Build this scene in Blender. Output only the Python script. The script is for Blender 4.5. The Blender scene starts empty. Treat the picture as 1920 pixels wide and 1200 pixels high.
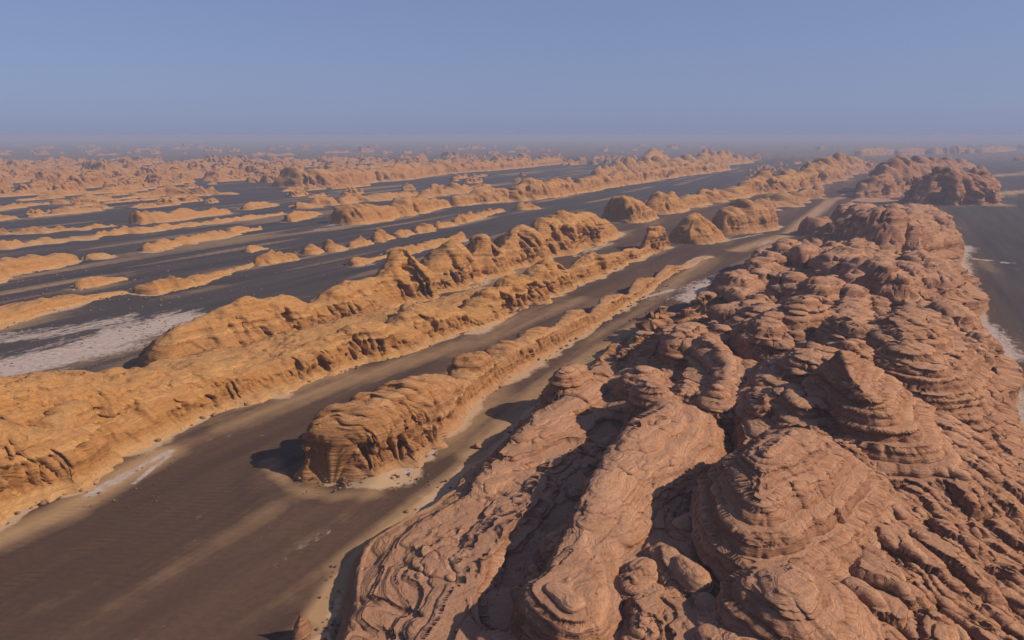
import bpy, math, random
import numpy as np
from mathutils import Vector, Matrix, kdtree

# ------------------------------------------------------------------ camera, sky, sun
scene = bpy.context.scene
CAM_H, FOC, HORIZON = 60.0, 1297.0, 255.0          # metres, pixels of the 1920 px photograph
PITCH = math.atan((600.0 - HORIZON) / FOC)
cam_data = bpy.data.cameras.new('camera')
cam_data.sensor_width = 36.0
cam_data.lens = 36.0 * FOC / 1920.0
cam_data.clip_start = 0.5
cam_data.clip_end = 90000.0
cam = bpy.data.objects.new('camera', cam_data)
scene.collection.objects.link(cam)
cam.location = (0, 0, CAM_H)
cam.rotation_euler = (math.pi / 2 - PITCH, 0, 0)
scene.camera = cam

SUN_AZ = math.radians(105.0)                        # clockwise from +Y (view direction)
SUN_EL = math.radians(35.0)
world = bpy.data.worlds.new('World')
scene.world = world
world.use_nodes = True
wn, wl = world.node_tree.nodes, world.node_tree.links
wn.clear()
sky = wn.new('ShaderNodeTexSky')
sky.sky_type = 'NISHITA'
sky.sun_disc = False
sky.sun_elevation = SUN_EL
sky.sun_rotation = SUN_AZ
sky.altitude = 900
sky.air_density = 1.0
sky.dust_density = 2.4
sky.ozone_density = 8.0
bg = wn.new('ShaderNodeBackground')
bg.inputs[1].default_value = 0.07
wo = wn.new('ShaderNodeOutputWorld')
# dust veil over the sky, lavender blue
veil = wn.new('ShaderNodeMix')
veil.data_type = 'RGBA'
sky_dir = wn.new('ShaderNodeTexCoord')
sky_up = wn.new('ShaderNodeSeparateXYZ')
wl.new(sky_dir.outputs['Generated'], sky_up.inputs[0])
veil_f = wn.new('ShaderNodeMapRange')                # the dust thins with height
veil_f.inputs[1].default_value = 0.0
veil_f.inputs[2].default_value = 1.0
veil_f.inputs[3].default_value = 0.62
veil_f.inputs[4].default_value = 0.12
wl.new(sky_up.outputs[2], veil_f.inputs[0])
wl.new(veil_f.outputs[0], veil.inputs[0])
veil.inputs[7].default_value = (4.0, 4.6, 7.8, 1)
wl.new(sky.outputs[0], veil.inputs[6])
wl.new(veil.outputs[2], bg.inputs[0])
wl.new(bg.outputs[0], wo.inputs[0])

sun_data = bpy.data.lights.new('sun', 'SUN')
sun_data.energy = 5.0
sun_data.angle = math.radians(0.6)
sun_data.color = (1.0, 0.86, 0.68)
sun = bpy.data.objects.new('sun', sun_data)
scene.collection.objects.link(sun)
sd = Vector((math.sin(SUN_AZ) * math.cos(SUN_EL), math.cos(SUN_AZ) * math.cos(SUN_EL), math.sin(SUN_EL)))
sun.rotation_euler = (-sd).to_track_quat('-Z', 'Y').to_euler()
sun.location = (200, -200, 300)

vs = scene.view_settings
vs.view_transform = 'Standard'
vs.look = 'None'
vs.exposure = 0.1
vs.gamma = 1.0
vs.use_curve_mapping = False
cy = scene.cycles
cy.use_denoising = True
cy.max_bounces = 5
cy.diffuse_bounces = 3
cy.volume_bounces = 1
cy.caustics_reflective = False
cy.caustics_refractive = False

# ------------------------------------------------------------------ geometry of the place
CP, SP = math.cos(PITCH), math.sin(PITCH)


def G(px, py, z=0.0):
    """ground point (at height z) that the photograph shows at this pixel"""
    x = (px - 960.0) / FOC
    y = (600.0 - py) / FOC
    t = (z - CAM_H) / (y * CP - SP)
    return np.array([x * t, (CP + y * SP) * t])


def height_at(ypos, py):
    k = (600.0 - py) / FOC
    return CAM_H + ypos * (k * CP - SP) / (CP + k * SP)


WIND = math.radians(28.9)
U = np.array([math.sin(WIND), math.cos(WIND)])      # along the ridges
V = np.array([U[1], -U[0]])                         # across, to the right


def UV(px, py, z=0.0):
    p = G(px, py, z)
    return float(p @ U), float(p @ V)


# ------------------------------------------------------------------ noise
_rs = np.random.RandomState(11)
_T = (_rs.rand(64, 64, 64).astype(np.float32) * 2 - 1)


def noise3(x, y, z):
    xi = np.floor(x).astype(np.int32); yi = np.floor(y).astype(np.int32); zi = np.floor(z).astype(np.int32)
    fx = (x - xi).astype(np.float32); fy = (y - yi).astype(np.float32); fz = (z - zi).astype(np.float32)
    fx = fx * fx * fx * (fx * (fx * 6 - 15) + 10)
    fy = fy * fy * fy * (fy * (fy * 6 - 15) + 10)
    fz = fz * fz * fz * (fz * (fz * 6 - 15) + 10)
    x0 = xi & 63; x1 = (xi + 1) & 63; y0 = yi & 63; y1 = (yi + 1) & 63; z0 = zi & 63; z1 = (zi + 1) & 63
    a = _T[x0, y0, z0] * (1 - fx) + _T[x1, y0, z0] * fx
    b = _T[x0, y1, z0] * (1 - fx) + _T[x1, y1, z0] * fx
    c = _T[x0, y0, z1] * (1 - fx) + _T[x1, y0, z1] * fx
    d = _T[x0, y1, z1] * (1 - fx) + _T[x1, y1, z1] * fx
    return (a * (1 - fy) + b * fy) * (1 - fz) + (c * (1 - fy) + d * fy) * fz


def fbm(x, y, z, octaves=4, gain=0.5):
    s, a, f = 0.0, 1.0, 1.0
    for i in range(octaves):
        s = s + a * noise3(x * f + 17.3 * i, y * f + 5.7 * i, z * f + 9.1 * i)
        a *= gain
        f *= 2.03
    return s


def ridged(x, y, z):
    return 1.0 - np.abs(noise3(x, y, z)) * 1.6


def noise1(x, seed=0.0):
    x = np.asarray(x, dtype=np.float64)
    return noise3(x, np.full_like(x, 3.37 + seed * 7.13), np.full_like(x, 8.21 + seed * 3.7))


def sstep(a, b, x):
    t = np.clip((x - a) / (b - a), 0, 1)
    return t * t * (3 - 2 * t)


def cells(x, y, seed=0):
    """jittered cells: distance to the nearest and second point, random id, offset from the point"""
    xi = np.floor(x).astype(np.int32); yi = np.floor(y).astype(np.int32)
    d1 = np.full(x.shape, 9.0); d2 = np.full(x.shape, 9.0)
    rid = np.zeros(x.shape); ox = np.zeros(x.shape); oy = np.zeros(x.shape)
    for i in (-1, 0, 1):
        for j in (-1, 0, 1):
            a = (xi + i) & 63; b = (yi + j) & 63
            jx = _T[a, b, (3 + seed) & 63] * 0.45 + 0.5
            jy = _T[a, b, (4 + seed) & 63] * 0.45 + 0.5
            dx = x - (xi + i + jx); dy = y - (yi + j + jy)
            d = np.sqrt(dx * dx + dy * dy)
            nearer = d < d1
            d2 = np.where(nearer, d1, np.minimum(d2, d))
            rid = np.where(nearer, _T[a, b, (5 + seed) & 63], rid)
            ox = np.where(nearer, dx, ox); oy = np.where(nearer, dy, oy)
            d1 = np.where(nearer, d, d1)
    return d1, d2, rid, ox, oy


# irregular beds of rock: bed boundaries from 0 to 60 m, shared by every ridge
_b = np.cumsum(np.random.RandomState(4).choice([0.3, 0.4, 0.5, 0.65, 0.85, 1.2], 110))
BEDS = np.concatenate([[-30, -8, -4, -2, -1, 0], _b])
_tz, _tv = [], []
for _i in range(len(BEDS) - 1):
    _lo, _hi = BEDS[_i], BEDS[_i + 1]
    _tz += [_lo, _lo + 0.62 * (_hi - _lo)]
    _tv += [_lo, _lo + 0.06 * (_hi - _lo)]


def terrace(z):
    return np.interp(z, _tz, _tv)


_hard = np.random.RandomState(9).rand(len(BEDS)) * 2 - 1


def bed_profile(z):
    """how far each bed stands proud: rounded lips of differing strength"""
    k = np.clip(np.searchsorted(BEDS, z) - 1, 0, len(BEDS) - 2)
    fr = (z - BEDS[k]) / (BEDS[k + 1] - BEDS[k])
    lip = np.sqrt(np.clip(1 - (2 * fr - 1) ** 2, 0, 1))
    return _hard[k] * 0.6 + lip * 0.7 - 0.45


def bed_value(z):
    k = np.clip(np.searchsorted(BEDS, z) - 1, 0, len(BEDS) - 2)
    fr = (z - BEDS[k]) / (BEDS[k + 1] - BEDS[k])
    return np.clip(_hard[k] * 0.5 + 0.5, 0, 1) * np.where((fr < 0.1) | (fr > 0.93), 0.0, 1.0)


def bed_height(x, y, z):
    return z + 1.3 * noise3(x / 45, y / 45, z / 45 + 3.0) + 0.35 * noise3(x / 11, y / 11, z / 11) + 0.07 * noise3(x / 2.6 + 5, y / 2.6, z / 2.6) + 0.02 * (x * V[0] + y * V[1])


# ------------------------------------------------------------------ materials
def mat_new(name):
    m = bpy.data.materials.new(name)
    m.use_nodes = True
    nt = m.node_tree
    nt.nodes.clear()
    out = nt.nodes.new('ShaderNodeOutputMaterial')
    bs = nt.nodes.new('ShaderNodeBsdfPrincipled')
    bs.inputs['Roughness'].default_value = 0.95
    bs.inputs['Specular IOR Level'].default_value = 0.12
    nt.links.new(bs.outputs[0], out.inputs[0])
    return m, nt, bs


class NT:
    def __init__(self, nt):
        self.nt = nt

    def n(self, kind, **kw):
        nd = self.nt.nodes.new(kind)
        for k, v in kw.items():
            setattr(nd, k, v)
        return nd

    def link(self, a, b):
        self.nt.links.new(a, b)

    def math(self, op, a, b=None, clamp=False):
        nd = self.n('ShaderNodeMath', operation=op)
        nd.use_clamp = clamp
        for i, v in enumerate((a, b)):
            if v is None:
                continue
            if isinstance(v, (int, float)):
                nd.inputs[i].default_value = v
            else:
                self.link(v, nd.inputs[i])
        return nd.outputs[0]

    def noise(self, vec, scale, detail=4, rough=0.55, dist=0.0):
        nd = self.n('ShaderNodeTexNoise')
        nd.inputs['Scale'].default_value = scale
        nd.inputs['Detail'].default_value = detail
        nd.inputs['Roughness'].default_value = rough
        nd.inputs['Distortion'].default_value = dist
        self.link(vec, nd.inputs['Vector'])
        return nd.outputs[0]

    def scaled(self, vec, s, rotz=0.0):
        nd = self.n('ShaderNodeMapping')
        nd.inputs['Scale'].default_value = s
        if rotz:
            nd.vector_type = 'POINT'
            pre = self.n('ShaderNodeMapping')
            pre.inputs['Rotation'].default_value = (0, 0, rotz)
            self.link(vec, pre.inputs['Vector'])
            vec = pre.outputs[0]
        self.link(vec, nd.inputs['Vector'])
        return nd.outputs[0]

    def ramp(self, fac, stops):
        nd = self.n('ShaderNodeValToRGB')
        cr = nd.color_ramp
        while len(cr.elements) < len(stops):
            cr.elements.new(0.5)
        for e, (p, c) in zip(cr.elements, stops):
            e.position = p
            e.color = (c, c, c, 1) if isinstance(c, (int, float)) else (*c, 1)
        self.link(fac, nd.inputs[0])
        return nd.outputs[0]

    def mix(self, fac, a, b, blend='MIX'):
        nd = self.n('ShaderNodeMix', data_type='RGBA', blend_type=blend)
        if isinstance(fac, (int, float)):
            nd.inputs[0].default_value = fac
        else:
            self.link(fac, nd.inputs[0])
        for i, v in ((6, a), (7, b)):
            if isinstance(v, tuple):
                nd.inputs[i].default_value = (*v, 1)
            else:
                self.link(v, nd.inputs[i])
        return nd.outputs[2]


OCHRE = (0.44, 0.208, 0.061)
OCHRE_D = (0.19, 0.08, 0.029)
PINK = (0.38, 0.186, 0.098)
PINK_D = (0.12, 0.050, 0.030)
DUST_O = (0.44, 0.232, 0.09)
DUST_P = (0.42, 0.228, 0.138)


def rock_material(name, detail=True):
    m, nt, bs = mat_new(name)
    T = NT(nt)
    geo = T.n('ShaderNodeNewGeometry')
    pos = geo.outputs['Position']
    sep = T.n('ShaderNodeSeparateXYZ')
    T.link(pos, sep.inputs[0])
    # which rock: ochre on the left of the valley, pinker brown on the right ridge
    dv = T.n('ShaderNodeVectorMath', operation='DOT_PRODUCT')
    T.link(pos, dv.inputs[0])
    dv.inputs[1].default_value = (V[0], V[1], 0)
    across = T.math('MULTIPLY_ADD', dv.outputs['Value'], 1 / 62.0)
    nt.nodes[-1].inputs[2].default_value = 98 / 62.0
    across = T.math('ADD', across, T.math('MULTIPLY', T.noise(pos, 0.012, 2), 0.3))
    side = T.ramp(across, [(0.12, 0.0), (0.95, 1.0)])
    base = T.mix(side, OCHRE, PINK)
    dark = T.mix(side, OCHRE_D, PINK_D)
    dust = T.mix(side, DUST_O, DUST_P)
    # beds: long in x and y, thin in z
    warp = T.math('MULTIPLY', T.noise(pos, 0.05, 3), 3.0)
    comb = T.n('ShaderNodeCombineXYZ')
    T.link(T.math('MULTIPLY', sep.outputs[0], 0.02), comb.inputs[0])
    T.link(T.math('MULTIPLY', sep.outputs[1], 0.02), comb.inputs[1])
    T.link(T.math('MULTIPLY', T.math('ADD', sep.outputs[2], warp), 1.0), comb.inputs[2])
    beds = T.noise(comb.outputs[0], 1.5, 5, 0.66)
    bedfac = T.ramp(beds, [(0.36, 0.0), (0.44, 0.8), (0.49, 0.25), (0.54, 1.0), (0.60, 0.45), (0.66, 1.0)])
    col = T.mix(bedfac, dark, base)
    ba = T.n('ShaderNodeAttribute')
    ba.attribute_name = 'bed'
    pale = T.mix(side, (0.55, 0.33, 0.14), (0.52, 0.30, 0.19))
    col = T.mix(0.5, col, T.mix(T.ramp(ba.outputs['Fac'], [(0.0, 0.0), (0.45, 0.6), (0.8, 1.0)]), dark, T.mix(T.ramp(ba.outputs['Fac'], [(0.7, 0.0), (0.9, 1.0)]), base, pale)))
    # broad weathering and fine speckle
    w1 = T.noise(pos, 0.09, 4, 0.6)
    col = T.mix(T.math('MULTIPLY', T.ramp(w1, [(0.35, 0.0), (0.7, 1.0)]), 0.35), col, base)
    # redder and greyer stretches of the same rock
    tone = T.noise(pos, 0.035, 3, 0.6)
    col = T.mix(T.math('MULTIPLY', T.ramp(tone, [(0.45, 0.0), (0.65, 1.0)]), 0.45), col, T.mix(side, (0.36, 0.19, 0.085), (0.30, 0.15, 0.092)))
    # windblown dust on the flatter tops
    nz = T.n('ShaderNodeSeparateXYZ')
    T.link(geo.outputs['Normal'], nz.inputs[0])
    flat = T.math('ADD', nz.outputs[2], T.math('MULTIPLY', T.math('SUBTRACT', T.noise(pos, 0.35, 4), 0.5), 0.5))
    col = T.mix(T.math('MULTIPLY', T.ramp(flat, [(0.76, 0.0), (0.99, 1.0)]), 0.7), col, dust)
    # sand drifted against the foot
    foot = T.math('SUBTRACT', 1.15, T.math('MULTIPLY', T.math('ADD', sep.outputs[2], T.math('MULTIPLY', T.noise(pos, 0.2, 3), 2.2)), 0.4), clamp=True)
    col = T.mix(T.math('MULTIPLY', foot, 0.7), col, T.mix(side, (0.46, 0.28, 0.13), (0.38, 0.225, 0.145)))
    sp = T.noise(pos, 2.6, 4, 0.7)
    col = T.mix(T.ramp(sp, [(0.30, 0.35), (0.52, 0.0)]), col, dark)
    T.link(col, bs.inputs['Base Color'])
    if detail:
        b1 = T.n('ShaderNodeBump')
        b1.inputs['Strength'].default_value = 0.75
        b1.inputs['Distance'].default_value = 0.5
        fine = T.math('ADD', T.math('MULTIPLY', beds, 2.6), T.math('MULTIPLY', T.noise(pos, 1.6, 5, 0.6), 0.45))
        T.link(fine, b1.inputs['Height'])
        T.link(b1.outputs[0], bs.inputs['Normal'])
    return m


ROCK = rock_material('layered_sandstone')
ROCK_FAR = rock_material('distant_sandstone', detail=False)


def ground_material():
    m, nt, bs = mat_new('desert_gravel_sand_and_salt')
    T = NT(nt)
    geo = T.n('ShaderNodeNewGeometry')
    pos = geo.outputs['Position']

    def attr(nm):
        a = T.n('ShaderNodeAttribute')
        a.attribute_name = nm
        return a.outputs['Fac']
    streak = T.noise(T.scaled(pos, (0.11, 0.007, 0.05), WIND), 1.0, 6, 0.62)
    patch = T.noise(pos, 0.012, 4, 0.6)
    fine = T.noise(pos, 0.9, 5, 0.7)
    gravel = T.mix(T.ramp(streak, [(0.32, 0.0), (0.68, 1.0)]), (0.058, 0.032, 0.022), (0.135, 0.074, 0.045))
    gravel = T.mix(T.math('MULTIPLY', T.ramp(patch, [(0.42, 0.0), (0.66, 1.0)]), 0.5), gravel, (0.068, 0.043, 0.034))
    gravel = T.mix(T.math('MULTIPLY', attr('grey'), 0.85), gravel, T.mix(T.ramp(streak, [(0.35, 0.0), (0.65, 1.0)]), (0.034, 0.031, 0.035), (0.066, 0.055, 0.056)))
    gravel = T.mix(T.ramp(fine, [(0.3, 0.35), (0.6, 0.0)]), gravel, (0.03, 0.025, 0.026))
    sand_f = T.math('ADD', attr('sand'), T.math('MULTIPLY', T.math('SUBTRACT', streak, 0.5), 1.1))
    sand_f = T.math('ADD', sand_f, T.math('MULTIPLY', T.math('SUBTRACT', T.noise(pos, 0.25, 4, 0.6), 0.5), 0.35))
    col = T.mix(T.ramp(sand_f, [(0.22, 0.0), (0.85, 1.0)]), gravel, (0.36, 0.22, 0.115))
    rim_f = T.math('ADD', attr('rim'), T.math('MULTIPLY', T.math('SUBTRACT', T.noise(pos, 0.45, 4, 0.6), 0.5), 0.5))
    col = T.mix(T.ramp(rim_f, [(0.42, 0.0), (0.62, 0.9)]), col, (0.46, 0.31, 0.19))
    n1 = T.noise(T.scaled(pos, (0.22, 0.07, 0.2), WIND), 1.0, 10, 0.75, 0.8)
    n2 = T.noise(pos, 0.6, 6, 0.7)
    salt_f = T.math('ADD', attr('salt'), T.math('ADD', T.math('MULTIPLY', T.math('SUBTRACT', n1, 0.5), 2.4), T.math('MULTIPLY', T.math('SUBTRACT', n2, 0.5), 1.0)))
    crust = T.mix(T.ramp(n2, [(0.3, 0.0), (0.7, 1.0)]), (0.30, 0.22, 0.18), (0.48, 0.39, 0.35))
    col = T.mix(T.ramp(salt_f, [(0.36, 0.0), (0.52, 0.55), (0.80, 1.0)]), col, crust)
    T.link(col, bs.inputs['Base Color'])
    bump = T.n('ShaderNodeBump')
    bump.inputs['Strength'].default_value = 0.55
    bump.inputs['Distance'].default_value = 0.25
    wav = T.n('ShaderNodeTexWave')
    wav.inputs['Scale'].default_value = 0.26
    wav.inputs['Distortion'].default_value = 5.0
    wav.inputs['Detail'].default_value = 3.0
    wav.inputs['Detail Scale'].default_value = 0.6
    T.link(T.scaled(pos, (1, 1, 1), WIND + 1.25), wav.inputs['Vector'])
    rip = T.math('MULTIPLY', T.math('MULTIPLY', wav.outputs['Fac'], attr('ripple')), 1.5)
    T.link(T.math('ADD', rip, T.math('MULTIPLY', fine, 0.35)), bump.inputs['Height'])
    T.link(bump.outputs[0], bs.inputs['Normal'])
    return m


GROUND = ground_material()


# ------------------------------------------------------------------ object helpers
def mesh_np(name, verts, quads, mat, bed=None):
    me = bpy.data.meshes.new(name)
    nv, nq = len(verts), len(quads)
    me.vertices.add(nv)
    me.vertices.foreach_set('co', np.ascontiguousarray(verts, dtype=np.float32).ravel())
    me.loops.add(nq * 4)
    me.loops.foreach_set('vertex_index', np.ascontiguousarray(quads, dtype=np.int32).ravel())
    me.polygons.add(nq)
    me.polygons.foreach_set('loop_start', np.arange(0, nq * 4, 4, dtype=np.int32))
    me.polygons.foreach_set('loop_total', np.full(nq, 4, dtype=np.int32))
    me.polygons.foreach_set('use_smooth', np.ones(nq, dtype=bool))
    me.update(calc_edges=True)
    me.materials.append(mat)
    if bed is not None:
        me.attributes.new('bed', 'FLOAT', 'POINT').data.foreach_set('value', np.ascontiguousarray(bed, dtype=np.float32).ravel())
    return me


def link(name, data, parent=None):
    o = bpy.data.objects.new(name, data)
    scene.collection.objects.link(o)
    if parent is not None:
        o.parent = parent
    return o


def tag(o, label=None, cat=None, group=None, kind=None):
    for k, v in (('label', label), ('category', cat), ('group', group), ('kind', kind)):
        if v:
            o[k] = v
    return o


def grid_quads(na, nb):
    i = np.arange(na - 1)[:, None] * nb + np.arange(nb - 1)[None, :]
    return np.stack([i, i + nb, i + nb + 1, i + 1], -1).reshape(-1, 4)


def sub_mesh(name, verts, quads, mat, bed=None):
    used, inv = np.unique(quads.ravel(), return_inverse=True)
    return mesh_np(name, verts[used], inv.reshape(-1, 4), mat, None if bed is None else bed[used])


FOOT = []          # points along the foot of every near ridge, for the sand rims


# ------------------------------------------------------------------ one wind-cut ridge
def station(p):
    """(px, py of the near foot, py of the crest, width) or (px, py of the crest, width, v of the centre line, 'c')
    -> centre on the ground, height, width"""
    if len(p) == 4:
        px, py, pt, w = p
        c = G(px, py) - V * w * 0.5
        return c, height_at(c[1], pt), w
    px, py, w, vc = p[:4]
    kx = (px - 960.0) / FOC
    z = 8.0
    for _ in range(12):
        # x = kx * fwd with fwd = y*CP + (H - z)*SP on the line  p = u U + vc V
        a = U[0] - kx * U[1] * CP
        b = kx * (vc * V[1] * CP + (CAM_H - z) * SP) - vc * V[0]
        u = b / a
        c = u * U + vc * V
        z = height_at(c[1], py)
    return c, z, w


def loft(pts, seed, n=3.0, m=0.8, rough=1.0, flute=1.0, bump=0.08, q=0.0023, ends=(0.5, 0.7), cliff=0.3, record=True, beds=1.0, skew=0.0, bay=1.0, low=1.0):
    """pts: (px, py of the near foot, py of the crest, width in m). Returns a vertex grid (ns, nc, 3) and s in metres."""
    E, W, Hh = [], [], []
    for c, h0, w in map(station, pts):
        E.append(c); W.append(w); Hh.append(max(0.6, h0))
    E = np.array(E); W = np.array(W, float); Hh = np.array(Hh, float) * low
    seg = np.linalg.norm(np.diff(E, axis=0), axis=1)
    S = np.concatenate([[0], np.cumsum(seg)])
    # sample with a spacing that follows distance
    s, dist = [0.0], []
    while s[-1] < S[-1]:
        cx = np.interp(s[-1], S, E[:, 0]); cyy = np.interp(s[-1], S, E[:, 1])
        s.append(s[-1] + max(0.16, q * math.hypot(cx, cyy)))
    s[-1] = S[-1]
    s = np.array(s)
    fine = np.linspace(0, S[-1], 800)

    def smooth(a):
        k = max(3, int(800 * min(0.05, 4.0 / S[-1])))
        v = np.interp(fine, S, a)
        vp = np.concatenate([np.full(k, v[0]), v, np.full(k, v[-1])])
        ker = np.hanning(2 * k + 1); ker /= ker.sum()
        return np.interp(s, fine, np.convolve(vp, ker, 'same')[k:-k])
    cx, cyy, w, h = smooth(E[:, 0]), smooth(E[:, 1]), smooth(W), smooth(Hh)
    lam = max(3.0, w.mean() * 0.55)
    h = h * (1 + bump * 1.6 * noise1(s / lam, seed) + bump * noise1(s / lam * 2.7, seed + 1))
    w = w * (1 + bump * 1.8 * noise1(s / lam, seed + 2) + 0.06 * noise1(s * 0.35, seed + 3))
    e0 = max(0.5, ends[0] * W[0]); e1 = max(0.5, ends[1] * W[-1])
    a = np.clip(s / e0, 0, 1); b = np.clip((S[-1] - s) / e1, 0, 1)
    cap = np.sqrt(np.clip(1 - (1 - a) ** 2, 0, 1)) * np.sqrt(np.clip(1 - (1 - b) ** 2, 0, 1))
    w = w * np.clip(cap, 0.03, 1); h = h * np.clip(cap, 0.02, 1) ** 0.8
    # cross-section, evenly spaced along its own length
    tt = np.linspace(-1.1, 1.1, 1201)
    at = np.abs(tt)
    if cliff > 0:          # talus foot, upright cliff, then the rounded cap
        zz = np.where(at > 0.88, 0.10 * (1 - at) / 0.12,
                      np.where(at > 0.78, cliff + (0.10 - cliff) * (at - 0.78) / 0.10, cliff + (1 - cliff) * np.clip(1 - (at / 0.78) ** n, 0, 1) ** m))
    else:
        zz = np.clip(1 - at ** n, 0, 1) ** m
    zz = np.where(at > 1, -(at - 1) * 1.0, zz)
    asp = float(np.median(h) / max(0.5, np.median(w) * 0.5))
    al = np.concatenate([[0], np.cumsum(np.hypot(np.diff(tt), np.diff(zz) * asp))])
    dmin = np.hypot(cx, cyy).min()
    dmid = np.median(np.hypot(cx, cyy))
    nc = int(np.clip(al[-1] * np.median(w) * 0.5 / (q * 1.0 * (0.5 * dmid + 0.5 * dmin)), 14, 260))
    tq = np.interp(np.linspace(0, al[-1], nc), al, tt)
    zq = np.interp(tq, tt, zz)
    jit = 0.10 * noise1(s / lam * 0.8, seed + 5)
    lat = (tq[None, :] + jit[:, None] * np.clip(1 - np.abs(tq), 0, 1)[None, :]) * (w * 0.5)[:, None]
    P = np.empty((len(s), nc, 3))
    P[..., 0] = cx[:, None] + V[0] * lat
    P[..., 1] = cyy[:, None] + V[1] * lat
    P[..., :2] += (skew * lat)[..., None] * U
    P[..., 2] = zq[None, :] * h[:, None]
    P[:, 0, 2] = P[:, -1, 2] = -3.0                     # the foot goes well below the sand
    P[0, :, 2] = P[-1, :, 2] = -3.0
    if record and dmin < 1200:
        for sgn in (-1, 1):
            st = max(1, int(1.5 / max(0.2, (S[-1] / len(s)))))
            FOOT.extend(zip((cx + sgn * V[0] * w * 0.5)[::st], (cyy + sgn * V[1] * w * 0.5)[::st]))
    pc = np.concatenate([[0], np.cumsum(np.hypot(np.diff(s), np.diff(w) * 0.5))])[:, None] + 41.3 * np.sign(tq)[None, :]
    return weather(P, seed, h[:, None], rough, flute, beds, pc, bay), s


def normals(P):
    a = np.gradient(P, axis=0); b = np.gradient(P, axis=1)
    N = np.cross(a, b)
    N /= np.maximum(np.linalg.norm(N, axis=2, keepdims=True), 1e-9)
    N *= np.where(np.median(N[..., 2]) < 0, -1, 1)
    return N


def weather(P, seed, h, rough, flute, beds=1.0, pc=None, bays=1.0):
    """buttresses and gullies down the walls, proud and recessed beds, lumps"""
    o = (seed * 13.7) % 64
    k = np.clip(h / 12.0, 0.12, 1.5)
    S = float(np.clip(np.median(k), 0.22, 1.2))
    N = normals(P)
    x, y, z = P[..., 0] + o, P[..., 1], P[..., 2]
    big = fbm(x / (9 * S), y / (9 * S), z / (9 * S), 3)
    P = P + N * (rough * k * 1.0 * big)[..., None]
    # buttresses and bays
    x, y, z = P[..., 0] + o, P[..., 1], P[..., 2]
    wall = np.sqrt(np.clip(1 - N[..., 2] ** 2, 0, 1))
    out = N[..., :2] / np.maximum(np.linalg.norm(N[..., :2], axis=2, keepdims=True), 1e-6)
    bay = noise3(x / (6.5 * S) + 40, y / (6.5 * S), z / (40 * S))
    P = P.copy()
    P[..., :2] += out * (k * 1.5 * bays * bay * sstep(0.3, 0.8, wall))[..., None]
    N = normals(P)
    wall = np.sqrt(np.clip(1 - N[..., 2] ** 2, 0, 1))
    out = N[..., :2] / np.maximum(np.linalg.norm(N[..., :2], axis=2, keepdims=True), 1e-6)
    zr = np.clip(P[..., 2] / np.maximum(h, 0.3), 0, 1.3)
    x, y, z = P[..., 0] + o, P[..., 1], P[..., 2]
    lam = 2.3 * S
    # pc runs round the foot, so the gullies run straight down the walls
    wv = pc + 0.5 * S * noise3(x / (3 * S), y / (3 * S), z / (4 * S)) + 0.12 * z
    g = ridged(wv / lam, z / (lam * 7), wv * 0 + 3.3 + seed)
    g2 = ridged(wv / lam * 2.3 + 7, z / (lam * 3.2), wv * 0 + 7.7 + seed)
    patch = 0.4 + 0.6 * sstep(-0.3, 0.25, noise3(x / 20, y / 20, z / 30 + 5))
    carve = (sstep(0.55, 1.0, g) * 2.9 + sstep(0.55, 1.0, g2) * 1.3)
    ztop = 0.62 + 0.35 * noise3(pc / (4 * S), z * 0 + 1.7, z * 0 + 2.2)
    mask = sstep(0.05, 0.2, zr) * (1 - sstep(ztop - 0.08, ztop + 0.16, zr)) * sstep(0.3, 0.7, wall) * patch
    bz = bed_height(P[..., 0], P[..., 1], z)
    d = -flute * k * carve * mask + beds * k * 0.7 * bed_profile(bz) * sstep(0.25, 0.7, wall) * sstep(0.05, 0.2, zr)
    d = d + rough * k * 0.42 * fbm(x / (1.9 * S), y / (1.9 * S), z / (1.9 * S), 3, 0.6)
    P[..., :2] += out * (d * sstep(0.02, 0.4, wall))[..., None]
    lump = fbm(x / (2.6 * S), y / (2.6 * S), z / (2.6 * S) + 11, 3, 0.6)
    crag = sstep(0.22, 0.6, noise3(x / (11 * S) + 3, y / (11 * S), z * 0 + 6.1))       # some stretches of crest are broken
    P[..., 2] += np.where(P[..., 2] > 0.3, rough * k * (0.22 + 0.75 * crag) * lump * (1 - 0.6 * wall), 0)
    return P


def yardang(name, label, cat, pts, seed, parts=None, group=None, mat=None, **kw):
    """one ridge; parts = [(fraction of the length where it ends, part name, part label)]"""
    P, s = loft(pts, seed, **kw)
    base = station(pts[0])[0]
    off = np.array([base[0], base[1], 0.0])
    ns, nc = P.shape[:2]
    bedv = bed_value(bed_height(P[..., 0], P[..., 1], P[..., 2])).ravel()
    verts = (P - off).reshape(-1, 3)
    quads = grid_quads(ns, nc)
    mat = mat or ROCK
    if not parts:
        o = link(name, mesh_np(name, verts, quads, mat, bedv))
        o.location = off
    else:
        o = link(name, None)
        o.location = off
        o.empty_display_size = 2
        row = np.repeat(np.arange(ns - 1), nc - 1)
        fr = s[:-1][row] / s[-1]
        # ragged seams between the parts
        fr = fr + 0.006 * noise1(np.tile(np.arange(nc - 1), ns - 1) * 0.35, seed)
        lo = -1.0
        for hi, pn, pl in parts:
            sel = (fr >= lo) & (fr < (hi if hi < 1 else 9))
            lo = hi
            if sel.any():
                c = link(pn, sub_mesh(pn, verts, quads[sel], mat, bedv), o)
                if pl:
                    c['label'] = pl
    return tag(o, label, cat, group)
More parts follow.
